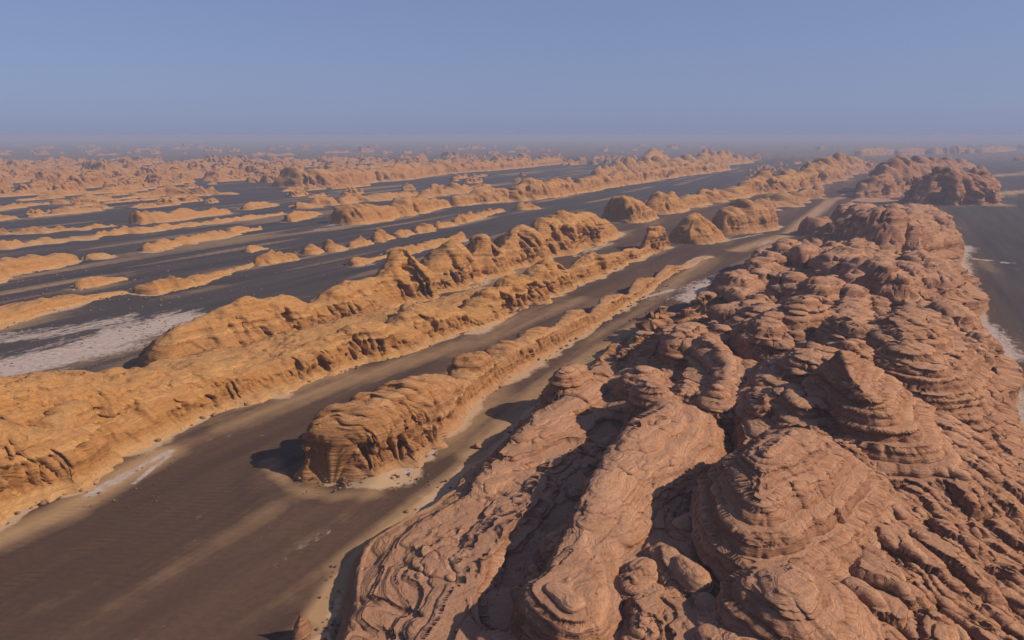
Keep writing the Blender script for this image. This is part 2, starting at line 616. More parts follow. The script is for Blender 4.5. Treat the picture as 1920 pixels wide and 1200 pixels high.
# ------------------------------------------------------------------ the ridges, near to far
# the block with its long low tail, middle of the valley
yardang('yardang_ridge', 'blunt flat-topped sandstone block with a long low tail, standing free in the dark valley', 'rock ridge',
        [(668, 916, 798, 14), (720, 904, 772, 16), (790, 858, 738, 16.5), (836, 812, 712, 15), (866, 772, 708, 11), (885, 756, 714, 7.5), (906, 740, 682, 10), (930, 726, 664, 10),
         (948, 714, 678, 7), (970, 700, 645, 9.5), (1000, 682, 642, 6.5), (1030, 664, 614, 9), (1060, 646, 616, 6), (1100, 622, 582, 8.5), (1125, 606, 592, 5), (1160, 584, 554, 7),
         (1190, 566, 554, 4.5), (1215, 548, 522, 6.5), (1240, 528, 522, 4), (1262, 513, 499, 5), (1290, 500, 498, 3), (1330, 482, 479, 2.5)],
        3, parts=[(0.185, 'block', 'tall blunt block with fluted front'), (0.33, 'shoulder', None), (0.62, 'crest', None), (1, 'tail', 'low tapering tail')],
        n=3.2, m=0.8, cliff=0.72, rough=0.55, flute=1.0, skew=0.4, bump=0.09, ends=(0.16, 1.0), q=0.0019, bay=0.9)
# front ridge left of the valley
yardang('yardang_ridge', 'long ochre ridge with fluted wall along the left bank of the sandy valley', 'rock ridge',
        [(-190, 1050, 860, 26), (0, 972, 812, 24), (60, 945, 806, 22), (150, 910, 800, 20), (215, 850, 770, 17), (300, 812, 745, 16), (430, 763, 712, 14),
         (500, 738, 690, 13), (620, 703, 652, 14), (690, 683, 625, 15), (770, 660, 605, 17), (815, 645, 590, 20), (862, 630, 557, 23), (905, 615, 590, 16),
         (960, 590, 545, 15), (1010, 572, 520, 18), (1050, 552, 496, 20), (1100, 530, 500, 13), (1135, 514, 478, 15), (1165, 500, 480, 11), (1200, 487, 463, 9),
         (1222, 476, 462, 6), (1240, 470, 424, 11), (1252, 466, 424, 10), (1262, 462, 450, 5)],
        5, parts=[(0.16, 'nose', 'smooth rounded ochre nose at the valley mouth'), (0.44, 'wall', None), (0.62, 'pyramid', 'layered pyramid peak'), (0.78, 'butte', None), (0.92, 'wall', None), (1, 'knob', 'dark knob at the far end')],
        n=2.0, m=0.9, cliff=0.5, rough=0.9, flute=1.5, bay=1.9, bump=0.17, q=0.0021, ends=(0.4, 0.6))
# the rough shelf behind it
yardang('rock_shelf', 'broad rough ochre shelf with dark crags between the two left ridges', 'rock shelf',
        [(-190, 735, 40, -150, 'c'), (0, 722, 40, -149, 'c'), (90, 706, 38, -149, 'c'), (180, 712, 34, -148, 'c'), (270, 705, 34, -146, 'c'), (400, 678, 32, -143, 'c'), (560, 636, 30, -141, 'c'),
         (700, 592, 28, -139, 'c'), (780, 578, 24, -136, 'c'), (900, 545, 20, -133, 'c'), (1000, 520, 14, -132, 'c')],
        7, parts=[(0.34, 'hump', 'smooth sandy hump beside the white salt'), (0.62, 'shelf', None), (1, 'shelf', None)],
        n=3.4, m=0.8, cliff=0.5, rough=1.1, flute=0.9, bump=0.12, q=0.0021, beds=1.4)
# back ridge of pyramids
yardang('yardang_ridge', 'tall ochre ridge of fluted buttes and pyramids behind the left bank ridge', 'rock ridge',
        [(258, 668, 17, -166, 'c'), (290, 640, 21, -165, 'c'), (350, 606, 22, -164, 'c'), (410, 586, 23, -163, 'c'), (455, 560, 24, -163, 'c'), (505, 562, 22, -163, 'c'),
         (545, 556, 24, -163, 'c'), (580, 574, 18, -163, 'c'), (620, 542, 24, -163, 'c'), (690, 522, 24, -163, 'c'), (716, 520, 20, -163, 'c'), (756, 467, 30, -163, 'c'), (790, 515, 16, -163, 'c'),
         (812, 488, 22, -162, 'c'), (846, 444, 31, -162, 'c'), (876, 488, 16, -162, 'c'), (905, 436, 30, -162, 'c'), (934, 468, 16, -162, 'c'), (975, 418, 31, -162, 'c'), (999, 452, 16, -162, 'c'),
         (1020, 410, 30, -162, 'c'), (1062, 397, 33, -162, 'c'), (1105, 401, 31, -162, 'c'), (1132, 414, 24, -162, 'c'), (1144, 440, 14, -162, 'c')],
        9, parts=[(0.17, 'butte', 'long rounded butte at the near end'), (0.31, 'butte', None), (0.45, 'pyramid', None), (0.56, 'pyramid', None), (0.66, 'pyramid', None), (0.77, 'pyramid', None), (1, 'butte', 'big domed butte at the far end')],
        n=1.7, m=0.95, cliff=0.45, rough=0.8, flute=1.5, bay=1.5, bump=0.06, q=0.0021, ends=(0.35, 0.5))
# far end of the valley
yardang('rock_dome', 'round-topped rock dome with a shadowed left side beyond the pyramid ridge', 'rock dome',
        [(1163, 416, 402, 14), (1180, 418, 374, 24), (1200, 418, 365, 26), (1220, 413, 380, 20), (1240, 407, 398, 10)], 12, n=3.0, bump=0.05)
yardang('rock_cone', 'cone-shaped layered rock hill standing on the valley floor', 'rock hill',
        [(1327, 460, 430, 22), (1351, 453, 394, 33), (1372, 446, 428, 20)], 13, n=1.2, m=1.0, cliff=0.3, flute=0.8, bump=0.03, ends=(0.6, 0.6))
yardang('rock_mound', 'twin-topped fluted rock mound right behind the cone-shaped hill', 'rock mound',
        [(1378, 440, 408, 18), (1400, 437, 384, 29), (1425, 435, 386, 28), (1450, 431, 375, 27), (1470, 422, 395, 16)], 14, n=2.8, flute=1.2, bump=0.12)
yardang('yardang_ridge', 'reddish fluted ridge running to the horizon in the middle distance', 'rock ridge',
        [(858, 387, 366, 14), (890, 384, 360, 20), (930, 380, 353, 22), (960, 378, 347, 22), (1005, 375, 336, 27), (1055, 368, 338, 24), (1105, 360, 334, 22), (1150, 351, 325, 22),
         (1200, 343, 319, 20), (1260, 334, 312, 22), (1310, 327, 306, 20), (1372, 318, 305, 12)], 15,
        parts=[(0.1, 'shoulder', None), (0.3, 'butte', 'tall fluted butte at the near end'), (1, 'crest', None)], n=2.8, low=0.85, rough=1.4, flute=1.5, bay=1.5, bump=0.24, q=0.0021)
yardang('rock_dome', 'dark dome rising highest above the far right of the horizon plain', 'rock dome',
        [(1222, 316, 300, 40), (1246, 313, 279, 52), (1270, 310, 300, 34)], 16, n=2.4, m=0.9, bump=0.04)
yardang('yardang_ridge', 'jumbled low ridge around the foot of the far dark dome', 'rock ridge',
        [(1130, 334, 322, 24), (1180, 328, 308, 34), (1240, 322, 302, 40), (1300, 316, 298, 40), (1350, 311, 292, 36), (1420, 305, 296, 20)], 17, n=2.4, bump=0.45, rough=1.8)
yardang('yardang_ridge', 'broken brown ridge crowded with knobs left of the pale winding track', 'rock ridge',
        [(1215, 398, 384, 14), (1250, 398, 373, 24), (1290, 392, 366, 24), (1330, 384, 362, 22), (1370, 374, 350, 26), (1420, 366, 340, 30), (1455, 362, 322, 36), (1490, 357, 328, 34), (1540, 348, 314, 38),
         (1580, 336, 302, 44), (1600, 330, 293, 46), (1640, 317, 302, 26)], 18,
        parts=[(0.3, 'crag', None), (0.62, 'butte', None), (1, 'crest', 'dark peaked far end')], n=2.3, low=0.85, bay=1.6, bump=0.3, rough=2.0, flute=1.5)
yardang('rock_shelf', 'low rubbly rock shelf beside the valley floor behind the twin mound', 'rock shelf',
        [(1420, 398, 386, 16), (1460, 392, 376, 26), (1510, 380, 364, 26), (1555, 366, 352, 20)], 19, n=2.6, bump=0.4, rough=2.0)
# left plain: low ridges standing in dark gravel
yardang('low_ridge', 'low flat sandy ridge at the left edge above the white salt', 'rock ridge',
        [(-200, 668, 626, 26), (0, 612, 574, 24), (83, 588, 563, 18), (160, 568, 552, 12), (250, 548, 541, 6)], 21, low=0.76, rough=1.5, n=3.4, m=0.7, flute=0.9, bump=0.25, ends=(0.5, 1))
yardang('low_ridge', 'low ridge studded with dark ledges and ending in a pinkish sand tail', 'rock ridge',
        [(262, 553, 534, 8), (300, 551, 528, 12), (345, 545, 520, 12), (380, 532, 516, 8), (430, 514, 504, 6), (482, 496, 490, 4)], 22, low=0.76, rough=1.5, n=2.8, bump=0.41)
yardang('whaleback', 'small smooth whaleback mound alone on the dark gravel at left', 'rock mound',
        [(150, 543, 524, 9), (185, 538, 514, 12), (210, 531, 517, 10), (245, 523, 520, 4)], 23, low=0.76, rough=1.5, n=1.6, m=1.0, cliff=0.12, flute=0.6, bump=0.20)
yardang('low_ridge', 'stepped ochre ridge cut by the left edge above the whaleback mound', 'rock ridge',
        [(-150, 560, 500, 34), (0, 526, 478, 34), (60, 513, 472, 32), (120, 500, 472, 24), (160, 488, 473, 12)], 24, low=0.76, rough=1.5, n=3.0, bump=0.38, beds=2.0)
yardang('rock_mound', 'short mound just right of the stepped ochre ridge at left', 'rock mound', [(168, 487, 476, 8), (195, 484, 470, 13), (214, 478, 476, 6)], 25, low=0.76, rough=1.5, n=1.5, m=1.0, cliff=0.12, bump=0.32)
yardang('low_ridge', 'knobbly ochre ridge with a row of little peaks on the dark plain', 'rock ridge',
        [(275, 473, 455, 10), (305, 468, 448, 14), (340, 461, 442, 15), (358, 457, 436, 15), (380, 453, 443, 13), (395, 450, 434, 14), (425, 445, 430, 14), (455, 437, 424, 10), (497, 430, 421, 5)], 26, low=0.76, rough=1.5, n=1.45, m=1.0, cliff=0.12, bump=0.33)
yardang('low_ridge', 'very long thin wavy ridge crossing the left plain', 'rock ridge',
        [(-120, 492, 474, 12), (0, 469, 455, 12), (60, 460, 448, 12), (100, 456, 440, 18), (130, 452, 448, 12), (165, 449, 437, 16), (220, 441, 432, 12), (260, 437, 422, 18), (300, 433, 423, 14),
         (330, 429, 421, 12), (410, 418, 411, 8), (480, 409, 403, 7), (537, 401, 397, 4)], 27, low=0.76, rough=1.5, n=1.45, m=1.0, cliff=0.12, bump=0.38)
yardang('low_ridge', 'thin low ridge at the left edge behind the long wavy one', 'rock ridge', [(-80, 450, 436, 12), (0, 441, 430, 12), (70, 438, 426, 12), (110, 434, 427, 8), (160, 430, 421, 9), (220, 424, 418, 4)], 28, low=0.76, rough=1.5, n=1.45, m=1.0, cliff=0.12, bump=0.50)
yardang('yardang_ridge', 'smooth-sided ridge with a steep dark-shadowed left end on the left plain', 'rock ridge',
        [(262, 421, 393, 16), (300, 418, 392, 20), (350, 412, 389, 20), (400, 405, 388, 16), (440, 399, 388, 10)], 29, low=0.76, rough=1.5, n=1.45, m=1.0, cliff=0.12, bump=0.22, flute=0.9, ends=(0.2, 0.9))
yardang('rock_mound', 'peaked mound with a gentle right tail behind the smooth-sided ridge', 'rock mound', [(465, 394, 383, 14), (495, 391, 373, 22), (530, 384, 380, 10)], 30, low=0.76, rough=1.5, n=1.8)
yardang('rock_mound', 'isolated pointed mound right of the peaked one on the left plain', 'rock mound', [(548, 417, 398, 10), (575, 411, 391, 16), (605, 400, 396, 8)], 31, low=0.76, rough=1.5, n=1.8)
yardang('low_ridge', 'lower of two stacked ridges on the far left plain', 'rock ridge', [(105, 402, 390, 18), (150, 398, 380, 24), (185, 394, 384, 20), (215, 390, 380, 16)], 32, low=0.76, rough=1.5, n=1.6, m=1.0, cliff=0.12, bump=0.45)
yardang('low_ridge', 'upper of two stacked ridges on the far left plain', 'rock ridge', [(105, 384, 376, 18), (150, 381, 368, 22), (220, 374, 362, 18)], 33, low=0.76, rough=1.5, n=1.6, m=1.0, cliff=0.12, bump=0.45)
yardang('low_ridge', 'short ridge cut by the left edge below the jumbled badlands', 'rock ridge', [(-60, 402, 386, 24), (0, 395, 381, 24), (70, 385, 380, 8)], 34, low=0.76, rough=1.5, n=1.5, m=1.0, cliff=0.12, bump=0.32)
yardang('rock_mound', 'small flat mound at the left edge, lowest of the far group', 'rock mound', [(-30, 416, 404, 14), (10, 413, 402, 16), (40, 409, 405, 8)], 35, low=0.76, rough=1.5, n=1.5, m=1.0, cliff=0.12, bump=0.32)
yardang('yardang_ridge', 'double-crested ochre ridge in front of the far badlands', 'rock ridge', [(250, 371, 362, 20), (300, 369, 350, 34), (350, 367, 345, 38), (410, 366, 350, 30), (455, 363, 358, 12)], 36, low=0.76, rough=1.5, n=1.45, m=1.0, cliff=0.12, bump=0.45)
yardang('yardang_ridge', 'fluted mesa of the far badlands with a steep dark-streaked cliff', 'rock ridge',
        [(530, 352, 334, 30), (570, 352, 322, 44), (620, 351, 318, 50), (665, 348, 320, 46), (705, 341, 318, 40), (765, 337, 312, 40), (840, 326, 308, 36), (950, 318, 301, 34), (1060, 307, 297, 20)], 37,
        parts=[(0.3, 'cliff', 'fluted cliff at the near end'), (1, 'crest', None)], n=2.6, cliff=0.5, flute=1.6, bump=0.16, rough=1.5, q=0.0021)
yardang('rock_mound', 'little ridge of ochre lumps right above the isolated pointed mound', 'rock mound', [(565, 392, 378, 14), (600, 388, 372, 22), (640, 384, 368, 20), (690, 376, 366, 14)], 38, low=0.76, rough=1.5, n=1.45, m=1.0, cliff=0.12, bump=0.50)
yardang('yardang_ridge', 'steep-ended fluted butte with knobby crest on the middle plain', 'rock ridge',
        [(650, 422, 392, 20), (680, 420, 386, 26), (715, 415, 384, 26), (745, 409, 388, 18), (775, 403, 374, 24), (815, 396, 372, 22), (850, 386, 376, 12)], 39,
        parts=[(0.42, 'butte', None), (1, 'crest', None)], n=3.2, flute=1.3, bump=0.25, ends=(0.2, 0.6), q=0.0021)
yardang('rock_shelf', 'low jumble of ochre lumps between the knobby butte and the far mesa', 'rock shelf', [(650, 384, 370, 20), (700, 378, 362, 30), (760, 370, 356, 26), (800, 364, 358, 14)], 40, low=0.76, rough=1.5, n=1.6, m=1.0, cliff=0.12, bump=0.50)
yardang('rock_shelf', 'low pale lumps left of the reddish fluted ridge', 'rock shelf', [(800, 372, 360, 18), (840, 366, 348, 28), (880, 361, 346, 26), (930, 352, 344, 12)], 41, low=0.76, rough=1.5, n=1.6, m=1.0, cliff=0.12, bump=0.50)
# string of beads
beads = [((488, 498, 484, 8), (520, 494, 472, 12), (548, 490, 470, 12), (566, 485, 478, 6), 'longest bead at the near end, a flat ochre hummock in the row of mounds'),
         ((577, 478, 470, 6), (592, 476, 459, 10), (610, 471, 468, 4), None, 'second ochre bead from the near end of the row of mounds'),
         ((618, 473, 466, 6), (634, 470, 447, 12), (655, 466, 462, 5), None, 'pointed ochre bead, third from the near end of the row of mounds'),
         ((660, 465, 458, 6), (685, 461, 446, 10), (705, 456, 450, 5), None, 'lumpy low bead, fourth from the near end of the row of mounds'),
         ((708, 455, 446, 6), (728, 451, 430, 13), (745, 446, 442, 5), None, 'round tall bead in the middle of the row of mounds'),
         ((748, 446, 440, 6), (768, 442, 426, 12), (782, 438, 436, 4), None, 'narrow bead just beyond the tallest of the row of mounds'),
         ((783, 438, 432, 6), (806, 434, 416, 14), (824, 429, 425, 5), None, 'wide domed bead, third from the far end of the row of mounds'),
         ((824, 428, 422, 6), (843, 424, 410, 12), (856, 420, 416, 5), None, 'small rounded bead, second from the far end of the row of mounds'),
         ((858, 420, 410, 7), (880, 415, 401, 11), (905, 408, 394, 11), (948, 395, 391, 4), 'long tapering bead at the far end of the row of mounds')]
for i, bd in enumerate(beads):
    yardang('rock_mound', bd[-1], 'rock mound', [p for p in bd[:-1] if p], 50 + i, group='row of mounds on the middle plain', low=0.85, n=1.5 + 0.9 * (i % 3) / 2, flute=1.0, rough=1.7, bump=0.28, bay=1.6, ends=(0.4, 0.7))
yardang('rock_mound', 'tiny peaked mound on bare gravel left of the row of mounds', 'rock mound', [(468, 474, 468, 6), (482, 471, 458, 9), (500, 466, 464, 4)], 60, n=1.6)
yardang('rock_mound', 'small knob with a thin sand tail close behind the pyramid ridge', 'rock mound', [(666, 500, 488, 6), (680, 497, 482, 8), (700, 490, 484, 3), (735, 480, 476, 2.5)], 61, n=2.2, ends=(0.4, 1))
yardang('rock_shelf', 'low sandy bank between the small tailed knob and the pyramid ridge', 'rock shelf', [(735, 482, 470, 9), (780, 474, 462, 9), (830, 460, 450, 9), (880, 448, 436, 6)], 62, n=2.2, bump=0.3)
yardang('rock_mound', 'small isolated mound in dark gravel near the reddish fluted ridge', 'rock mound', [(975, 394, 386, 8), (992, 393, 379, 12), (1018, 391, 387, 6)], 63, n=1.8, bump=0.15)
yardang('rock_mound', 'dark lumpy outcrop between the round dome and the broken brown ridge', 'rock mound', [(1225, 402, 390, 12), (1252, 401, 372, 22), (1282, 396, 374, 18), (1296, 390, 384, 8)], 64, n=2.4, bump=0.25)
# right side, far
yardang('mesa', 'broad layered mesa with a shadowed front on the right-hand plain', 'mesa',
        [(1760, 386, 360, 34), (1800, 386, 336, 56), (1838, 387, 328, 66), (1862, 383, 330, 58), (1872, 372, 330, 40), (1872, 360, 345, 18)], 65, n=2.6, m=0.9, rough=2.3, flute=1.5, bay=1.5, beds=2.6, bump=0.2, q=0.0021)
yardang('mesa', 'jagged layered mesa left of the broad one at the head of the right-hand plain', 'mesa',
        [(1648, 372, 345, 24), (1690, 368, 328, 40), (1730, 358, 314, 52), (1775, 348, 308, 60), (1800, 338, 308, 50), (1830, 328, 309, 40), (1832, 318, 308, 18)], 66, n=2.6, m=0.9, rough=2.0, flute=1.1, beds=2.0, bump=0.25, q=0.0021)
yardang('rock_mound', 'dark craggy mound at the left foot of the jagged mesa', 'rock mound', [(1618, 372, 360, 12), (1640, 370, 346, 22), (1662, 366, 350, 18), (1680, 360, 356, 8)], 67, n=2.4, bump=0.2, rough=1.6)
yardang('rock_mound', 'layered stack standing alone just left of the near ridge', 'rock mound', [(1455, 504, 490, 6), (1466, 501, 474, 10), (1474, 497, 484, 6)], 68, n=3.0, m=0.9, beds=2.0, bump=0.08)
yardang('rock_mound', 'dark crag with an arched top at the upper left edge of the near ridge', 'rock mound', [(1540, 446, 430, 10), (1553, 444, 407, 20), (1566, 438, 408, 18), (1574, 430, 420, 8)], 69, n=2.8, bump=0.15, rough=1.5)
far_right = [((1620, 292, 282, 40), (1660, 291, 276, 60), (1690, 289, 283, 30), 'hazy reddish mesa, leftmost of the row on the far right plain'),
             ((1692, 291, 281, 30), (1720, 290, 278, 44), (1746, 288, 281, 26), 'hazy flat mesa, second of the row on the far right plain'),
             ((1745, 289, 282, 26), (1758, 289, 276, 36), (1772, 288, 282, 20), 'hazy upright butte, third of the row on the far right plain'),
             ((1770, 288, 280, 20), (1782, 288, 277, 26), (1792, 287, 281, 16), 'hazy narrow butte, fourth of the row on the far right plain'),
             ((1784, 288, 280, 26), (1802, 288, 274, 40), (1820, 286, 280, 24), 'hazy wide butte, fifth of the row on the far right plain'),
             ((1813, 288, 281, 14), (1822, 288, 276, 20), (1828, 287, 281, 14), 'hazy thin pillar butte, sixth of the row on the far right plain'),
             ((1846, 286, 279, 40), (1880, 285, 273, 60), (1910, 282, 278, 30), 'hazy low mesa near the right end of the far row'),
             ((1914, 302, 295, 26), (1945, 302, 290, 40), (1975, 300, 293, 26), 'dark low mound cut by the right edge under the horizon')]
for i, fr_ in enumerate(far_right):
    yardang('mesa', fr_[-1], 'mesa', list(fr_[:-1]), 70 + i, group='far mesas on the right plain', n=3.5, bump=0.1, q=0.0012, mat=ROCK_FAR, beds=2)
# ------------------------------------------------------------------ the great near ridge, a heightfield with ledges pushed out sideways
def f_line(part, pts, zb, expo=2.6, label=None, cone=0.25):
    """crest line of (px, py, z, reach to the left, reach to the right)"""
    return dict(part=part, label=label, zb=zb, expo=expo, cone=cone,
                pts=[(*UV(px, py, z), z, wl_, wr_) for px, py, z, wl_, wr_ in pts])


EDGE_L = np.array([UV(px, py) for px, py in [(560, 1330), (634, 1125), (675, 1060), (767, 977), (850, 922), (950, 838), (1005, 765), (1160, 650), (1290, 580), (1400, 510), (1480, 480), (1545, 430), (1590, 385)]])
EDGE_R = np.array([UV(px, py) for px, py in [(2300, 1300), (1920, 860), (1895, 745), (1845, 620), (1830, 560), (1800, 480), (1790, 440), (1745, 395), (1690, 380)]])
U_END = 690.0


def edges(u):
    vl = np.interp(u, EDGE_L[:, 0], EDGE_L[:, 1])
    vr = np.interp(u, EDGE_R[:, 0], EDGE_R[:, 1])
    return vl, vr


def spine(u):
    return np.interp(u, [0, 60, 120, 200, 300, 400, 450, 520, 600, 660, 690], [12, 13, 14, 14, 13, 11, 11, 14, 10, 5, 0])


FEATS = [
    f_line('terrace', [(700, 1125, 3.6, 3.0, 10), (748, 1043, 4, 2.8, 11), (808, 981, 4.2, 2.8, 11), (878, 932, 4.8, 2.8, 11), (960, 850, 6.5, 3.5, 9), (1020, 795, 7.5, 4, 8), (1085, 745, 8, 4.5, 7), (1130, 705, 8, 5, 6)], 0.3, 5.0, 'long layered terrace along the valley edge', 0.05),
    f_line('spur', [(1060, 1085, 12.5, 4.5, 10), (1100, 990, 12.2, 3.6, 13), (1128, 930, 13.6, 3.2, 13), (1150, 880, 13.8, 3.8, 14), (1190, 812, 15.2, 3.4, 15), (1215, 778, 15, 4, 15), (1240, 752, 14.2, 3.4, 13)], 3, 4.5, 'smooth-topped spur with a steep layered left wall', 0.10),
    f_line('knob', [(1030, 1100, 12.5, 5.5, 6.5), (1065, 1125, 12.5, 5, 7)], 2, 3.6, 'round layered knob at the foot of the spur', 0.15),
    f_line('dome', [(1425, 925, 18.5, 8, 13), (1440, 850, 20.5, 9, 14), (1500, 805, 20, 8, 13)], 6, 3.4, 'big round dome with a banded dark left side', 0.25),
    f_line('knob', [(1415, 1075, 15.5, 4.5, 10), (1480, 1085, 16.5, 5, 11)], 7, 3.8, 'smooth pinkish knob below the big dome', 0.15),
    f_line('crag', [(1255, 1020, 12.5, 3.4, 3.8), (1300, 1055, 13, 3, 4)], 6, 3.6, 'ragged crag with dark hollows under it'),
    f_line('crag', [(1230, 1110, 9.5, 2.8, 4.4)], 5, 3.4),
    f_line('knob', [(1400, 1200, 15.5, 4, 6), (1440, 1245, 15.5, 4, 7)], 8, 3.4),
    f_line('peak', [(1582, 655, 23, 7.5, 15), (1620, 730, 20, 6, 15)], 10, 1.7, 'pyramid peak with a dark hollow on its left', 0.6),
    f_line('peak', [(1320, 632, 13, 8, 10), (1365, 685, 12.5, 7, 10), (1340, 745, 11, 6, 8)], 4, 1.8, 'smooth pyramid with a pale front', 0.5),
    f_line('dome', [(1470, 598, 18, 11, 10), (1505, 565, 20, 11, 11)], 6, 2.8, 'flat-capped dome above a broad shadowed hollow'),
    f_line('dome', [(1690, 645, 19, 9, 13), (1700, 595, 21, 10, 15)], 9, 2.2, 'rounded banded dome on the right shoulder'),
    f_line('dome', [(1515, 530, 17, 13, 13), (1580, 524, 18, 13, 15)], 7, 2.8, 'wide layered dome cut by a cross of cracks'),
    f_line('ledge', [(1570, 478, 14.5, 10, 11), (1650, 468, 15.5, 11, 11), (1720, 503, 12.5, 10, 15)], 6, 3.2, 'long smooth ledge across the ridge'),
    f_line('knob', [(1660, 508, 20, 8, 10)], 10, 2.6),
    f_line('knob', [(1485, 722, 16.5, 5, 8), (1500, 745, 16.5, 5, 9)], 9, 2.8, 'small lumpy knob in front of the pyramid peak'),
    f_line('knob', [(1590, 605, 18.5, 6, 9), (1620, 615, 18.5, 6, 9)], 10, 2.6),
    f_line('crag', [(1060, 715, 8, 4, 5)], 3, 3.0),
    f_line('summit', [(1590, 410, 20, 16, 16), (1650, 395, 25, 20, 22), (1700, 400, 22, 18, 24), (1745, 425, 14, 16, 20)], 6, 2.2, 'layered far summit of the near ridge'),
    f_line('knob', [(1190, 690, 9, 4, 5)], 4, 3.0, 'upright boulder-like knob among dark crags'),
]
_rk = np.random.RandomState(21)
for _k in range(120):
    u_ = 120 + 460 * _rk.rand() ** 1.25
    vl_, vr_ = edges(u_)
    v_ = vl_ + 5 + (0.80 * (vr_ - vl_)) * _rk.rand()
    sp_ = float(spine(u_)) * (1 - 0.6 * abs(v_ + 10) / 55)
    left = v_ < -22
    r_ = (2.2 + 3.4 * _rk.rand()) * (1 + u_ / 420) * (0.9 if left else 1)
    z_ = sp_ + (1.0 + 4.2 * _rk.rand()) * (1.0 if left else 0.75)
    du_, dv_ = r_ * (0.4 + 1.6 * _rk.rand()), r_ * 0.5 * (_rk.rand() - 0.5)
    FEATS.append(dict(part='crag' if left else 'knob', label=None, zb=z_ - 6.5, expo=2.2 + 1.6 * _rk.rand(), cone=0.3,
                      pts=[(u_, v_, z_, r_ * 0.8, r_ * 1.5), (u_ + du_, v_ + dv_, z_ - 0.6, r_ * 0.7, r_ * 1.4)]))
for _k in range(14):                                  # broken rock lying in the trough behind the terrace
    t_ = _rk.rand()
    px_, py_ = 960 + 180 * t_ + 40 * (_rk.rand() - 0.5), 1170 - 360 * t_
    z_ = 5.6 + 2.6 * _rk.rand()
    u_, v_ = UV(px_, py_, z_)
    r_ = 0.9 + 1.4 * _rk.rand()
    FEATS.append(dict(part='crag', label=None, zb=z_ - 3.0, expo=3.0, cone=0.2, pts=[(u_, v_, z_, r_, r_ * 1.5), (u_ + r_ * 2.0, v_ + 0.5, z_ - 0.3, r_ * 0.8, r_ * 1.4)]))
for _k in range(16):                                  # small crags between the spur and the big dome
    px_, py_ = 1180 + 170 * _rk.rand(), 860 + 330 * _rk.rand()
    z_ = 8.5 + 3.5 * _rk.rand()
    u_, v_ = UV(px_, py_, z_)
    r_ = 1.1 + 1.5 * _rk.rand()
    FEATS.append(dict(part='crag', label=None, zb=z_ - 4.0, expo=3.0, cone=0.2, pts=[(u_, v_, z_, r_, r_ * 1.6), (u_ + r_ * 1.5, v_ + 0.6, z_ - 0.3, r_ * 0.8, r_ * 1.5)]))
HOLLOWS = [  # (polyline of px, py, z), half width, floor
    ([(930, 1190, 3), (1010, 1030, 4), (1090, 880, 5), (1150, 790, 6)], 5.5, 4.6),
    ([(1325, 1010, 7), (1325, 930, 7), (1335, 850, 7), (1320, 790, 7)], 5, 7.0),
    ([(1345, 1150, 7), (1340, 1090, 7)], 3.5, 5.0),
    ([(1215, 1120, 6), (1250, 1160, 6)], 2.6, 3.5),
    ([(1430, 690, 8), (1380, 650, 8), (1430, 620, 8)], 9.0, 6.0),
    ([(1535, 755, 10), (1560, 700, 11)], 5.0, 7.0),
    ([(1080, 760, 4), (1150, 700, 4), (1230, 640, 4)], 5.0, 3.0),
]


def seg_dist(u, v, p, q):
    du, dv = q[0] - p[0], q[1] - p[1]
    L2 = du * du + dv * dv + 1e-9
    t = np.clip(((u - p[0]) * du + (v - p[1]) * dv) / L2, 0, 1)
    ex, ey = u - (p[0] + t * du), v - (p[1] + t * dv)
    return np.sqrt(ex * ex + ey * ey), t, ey       # ey > 0: right of the crest


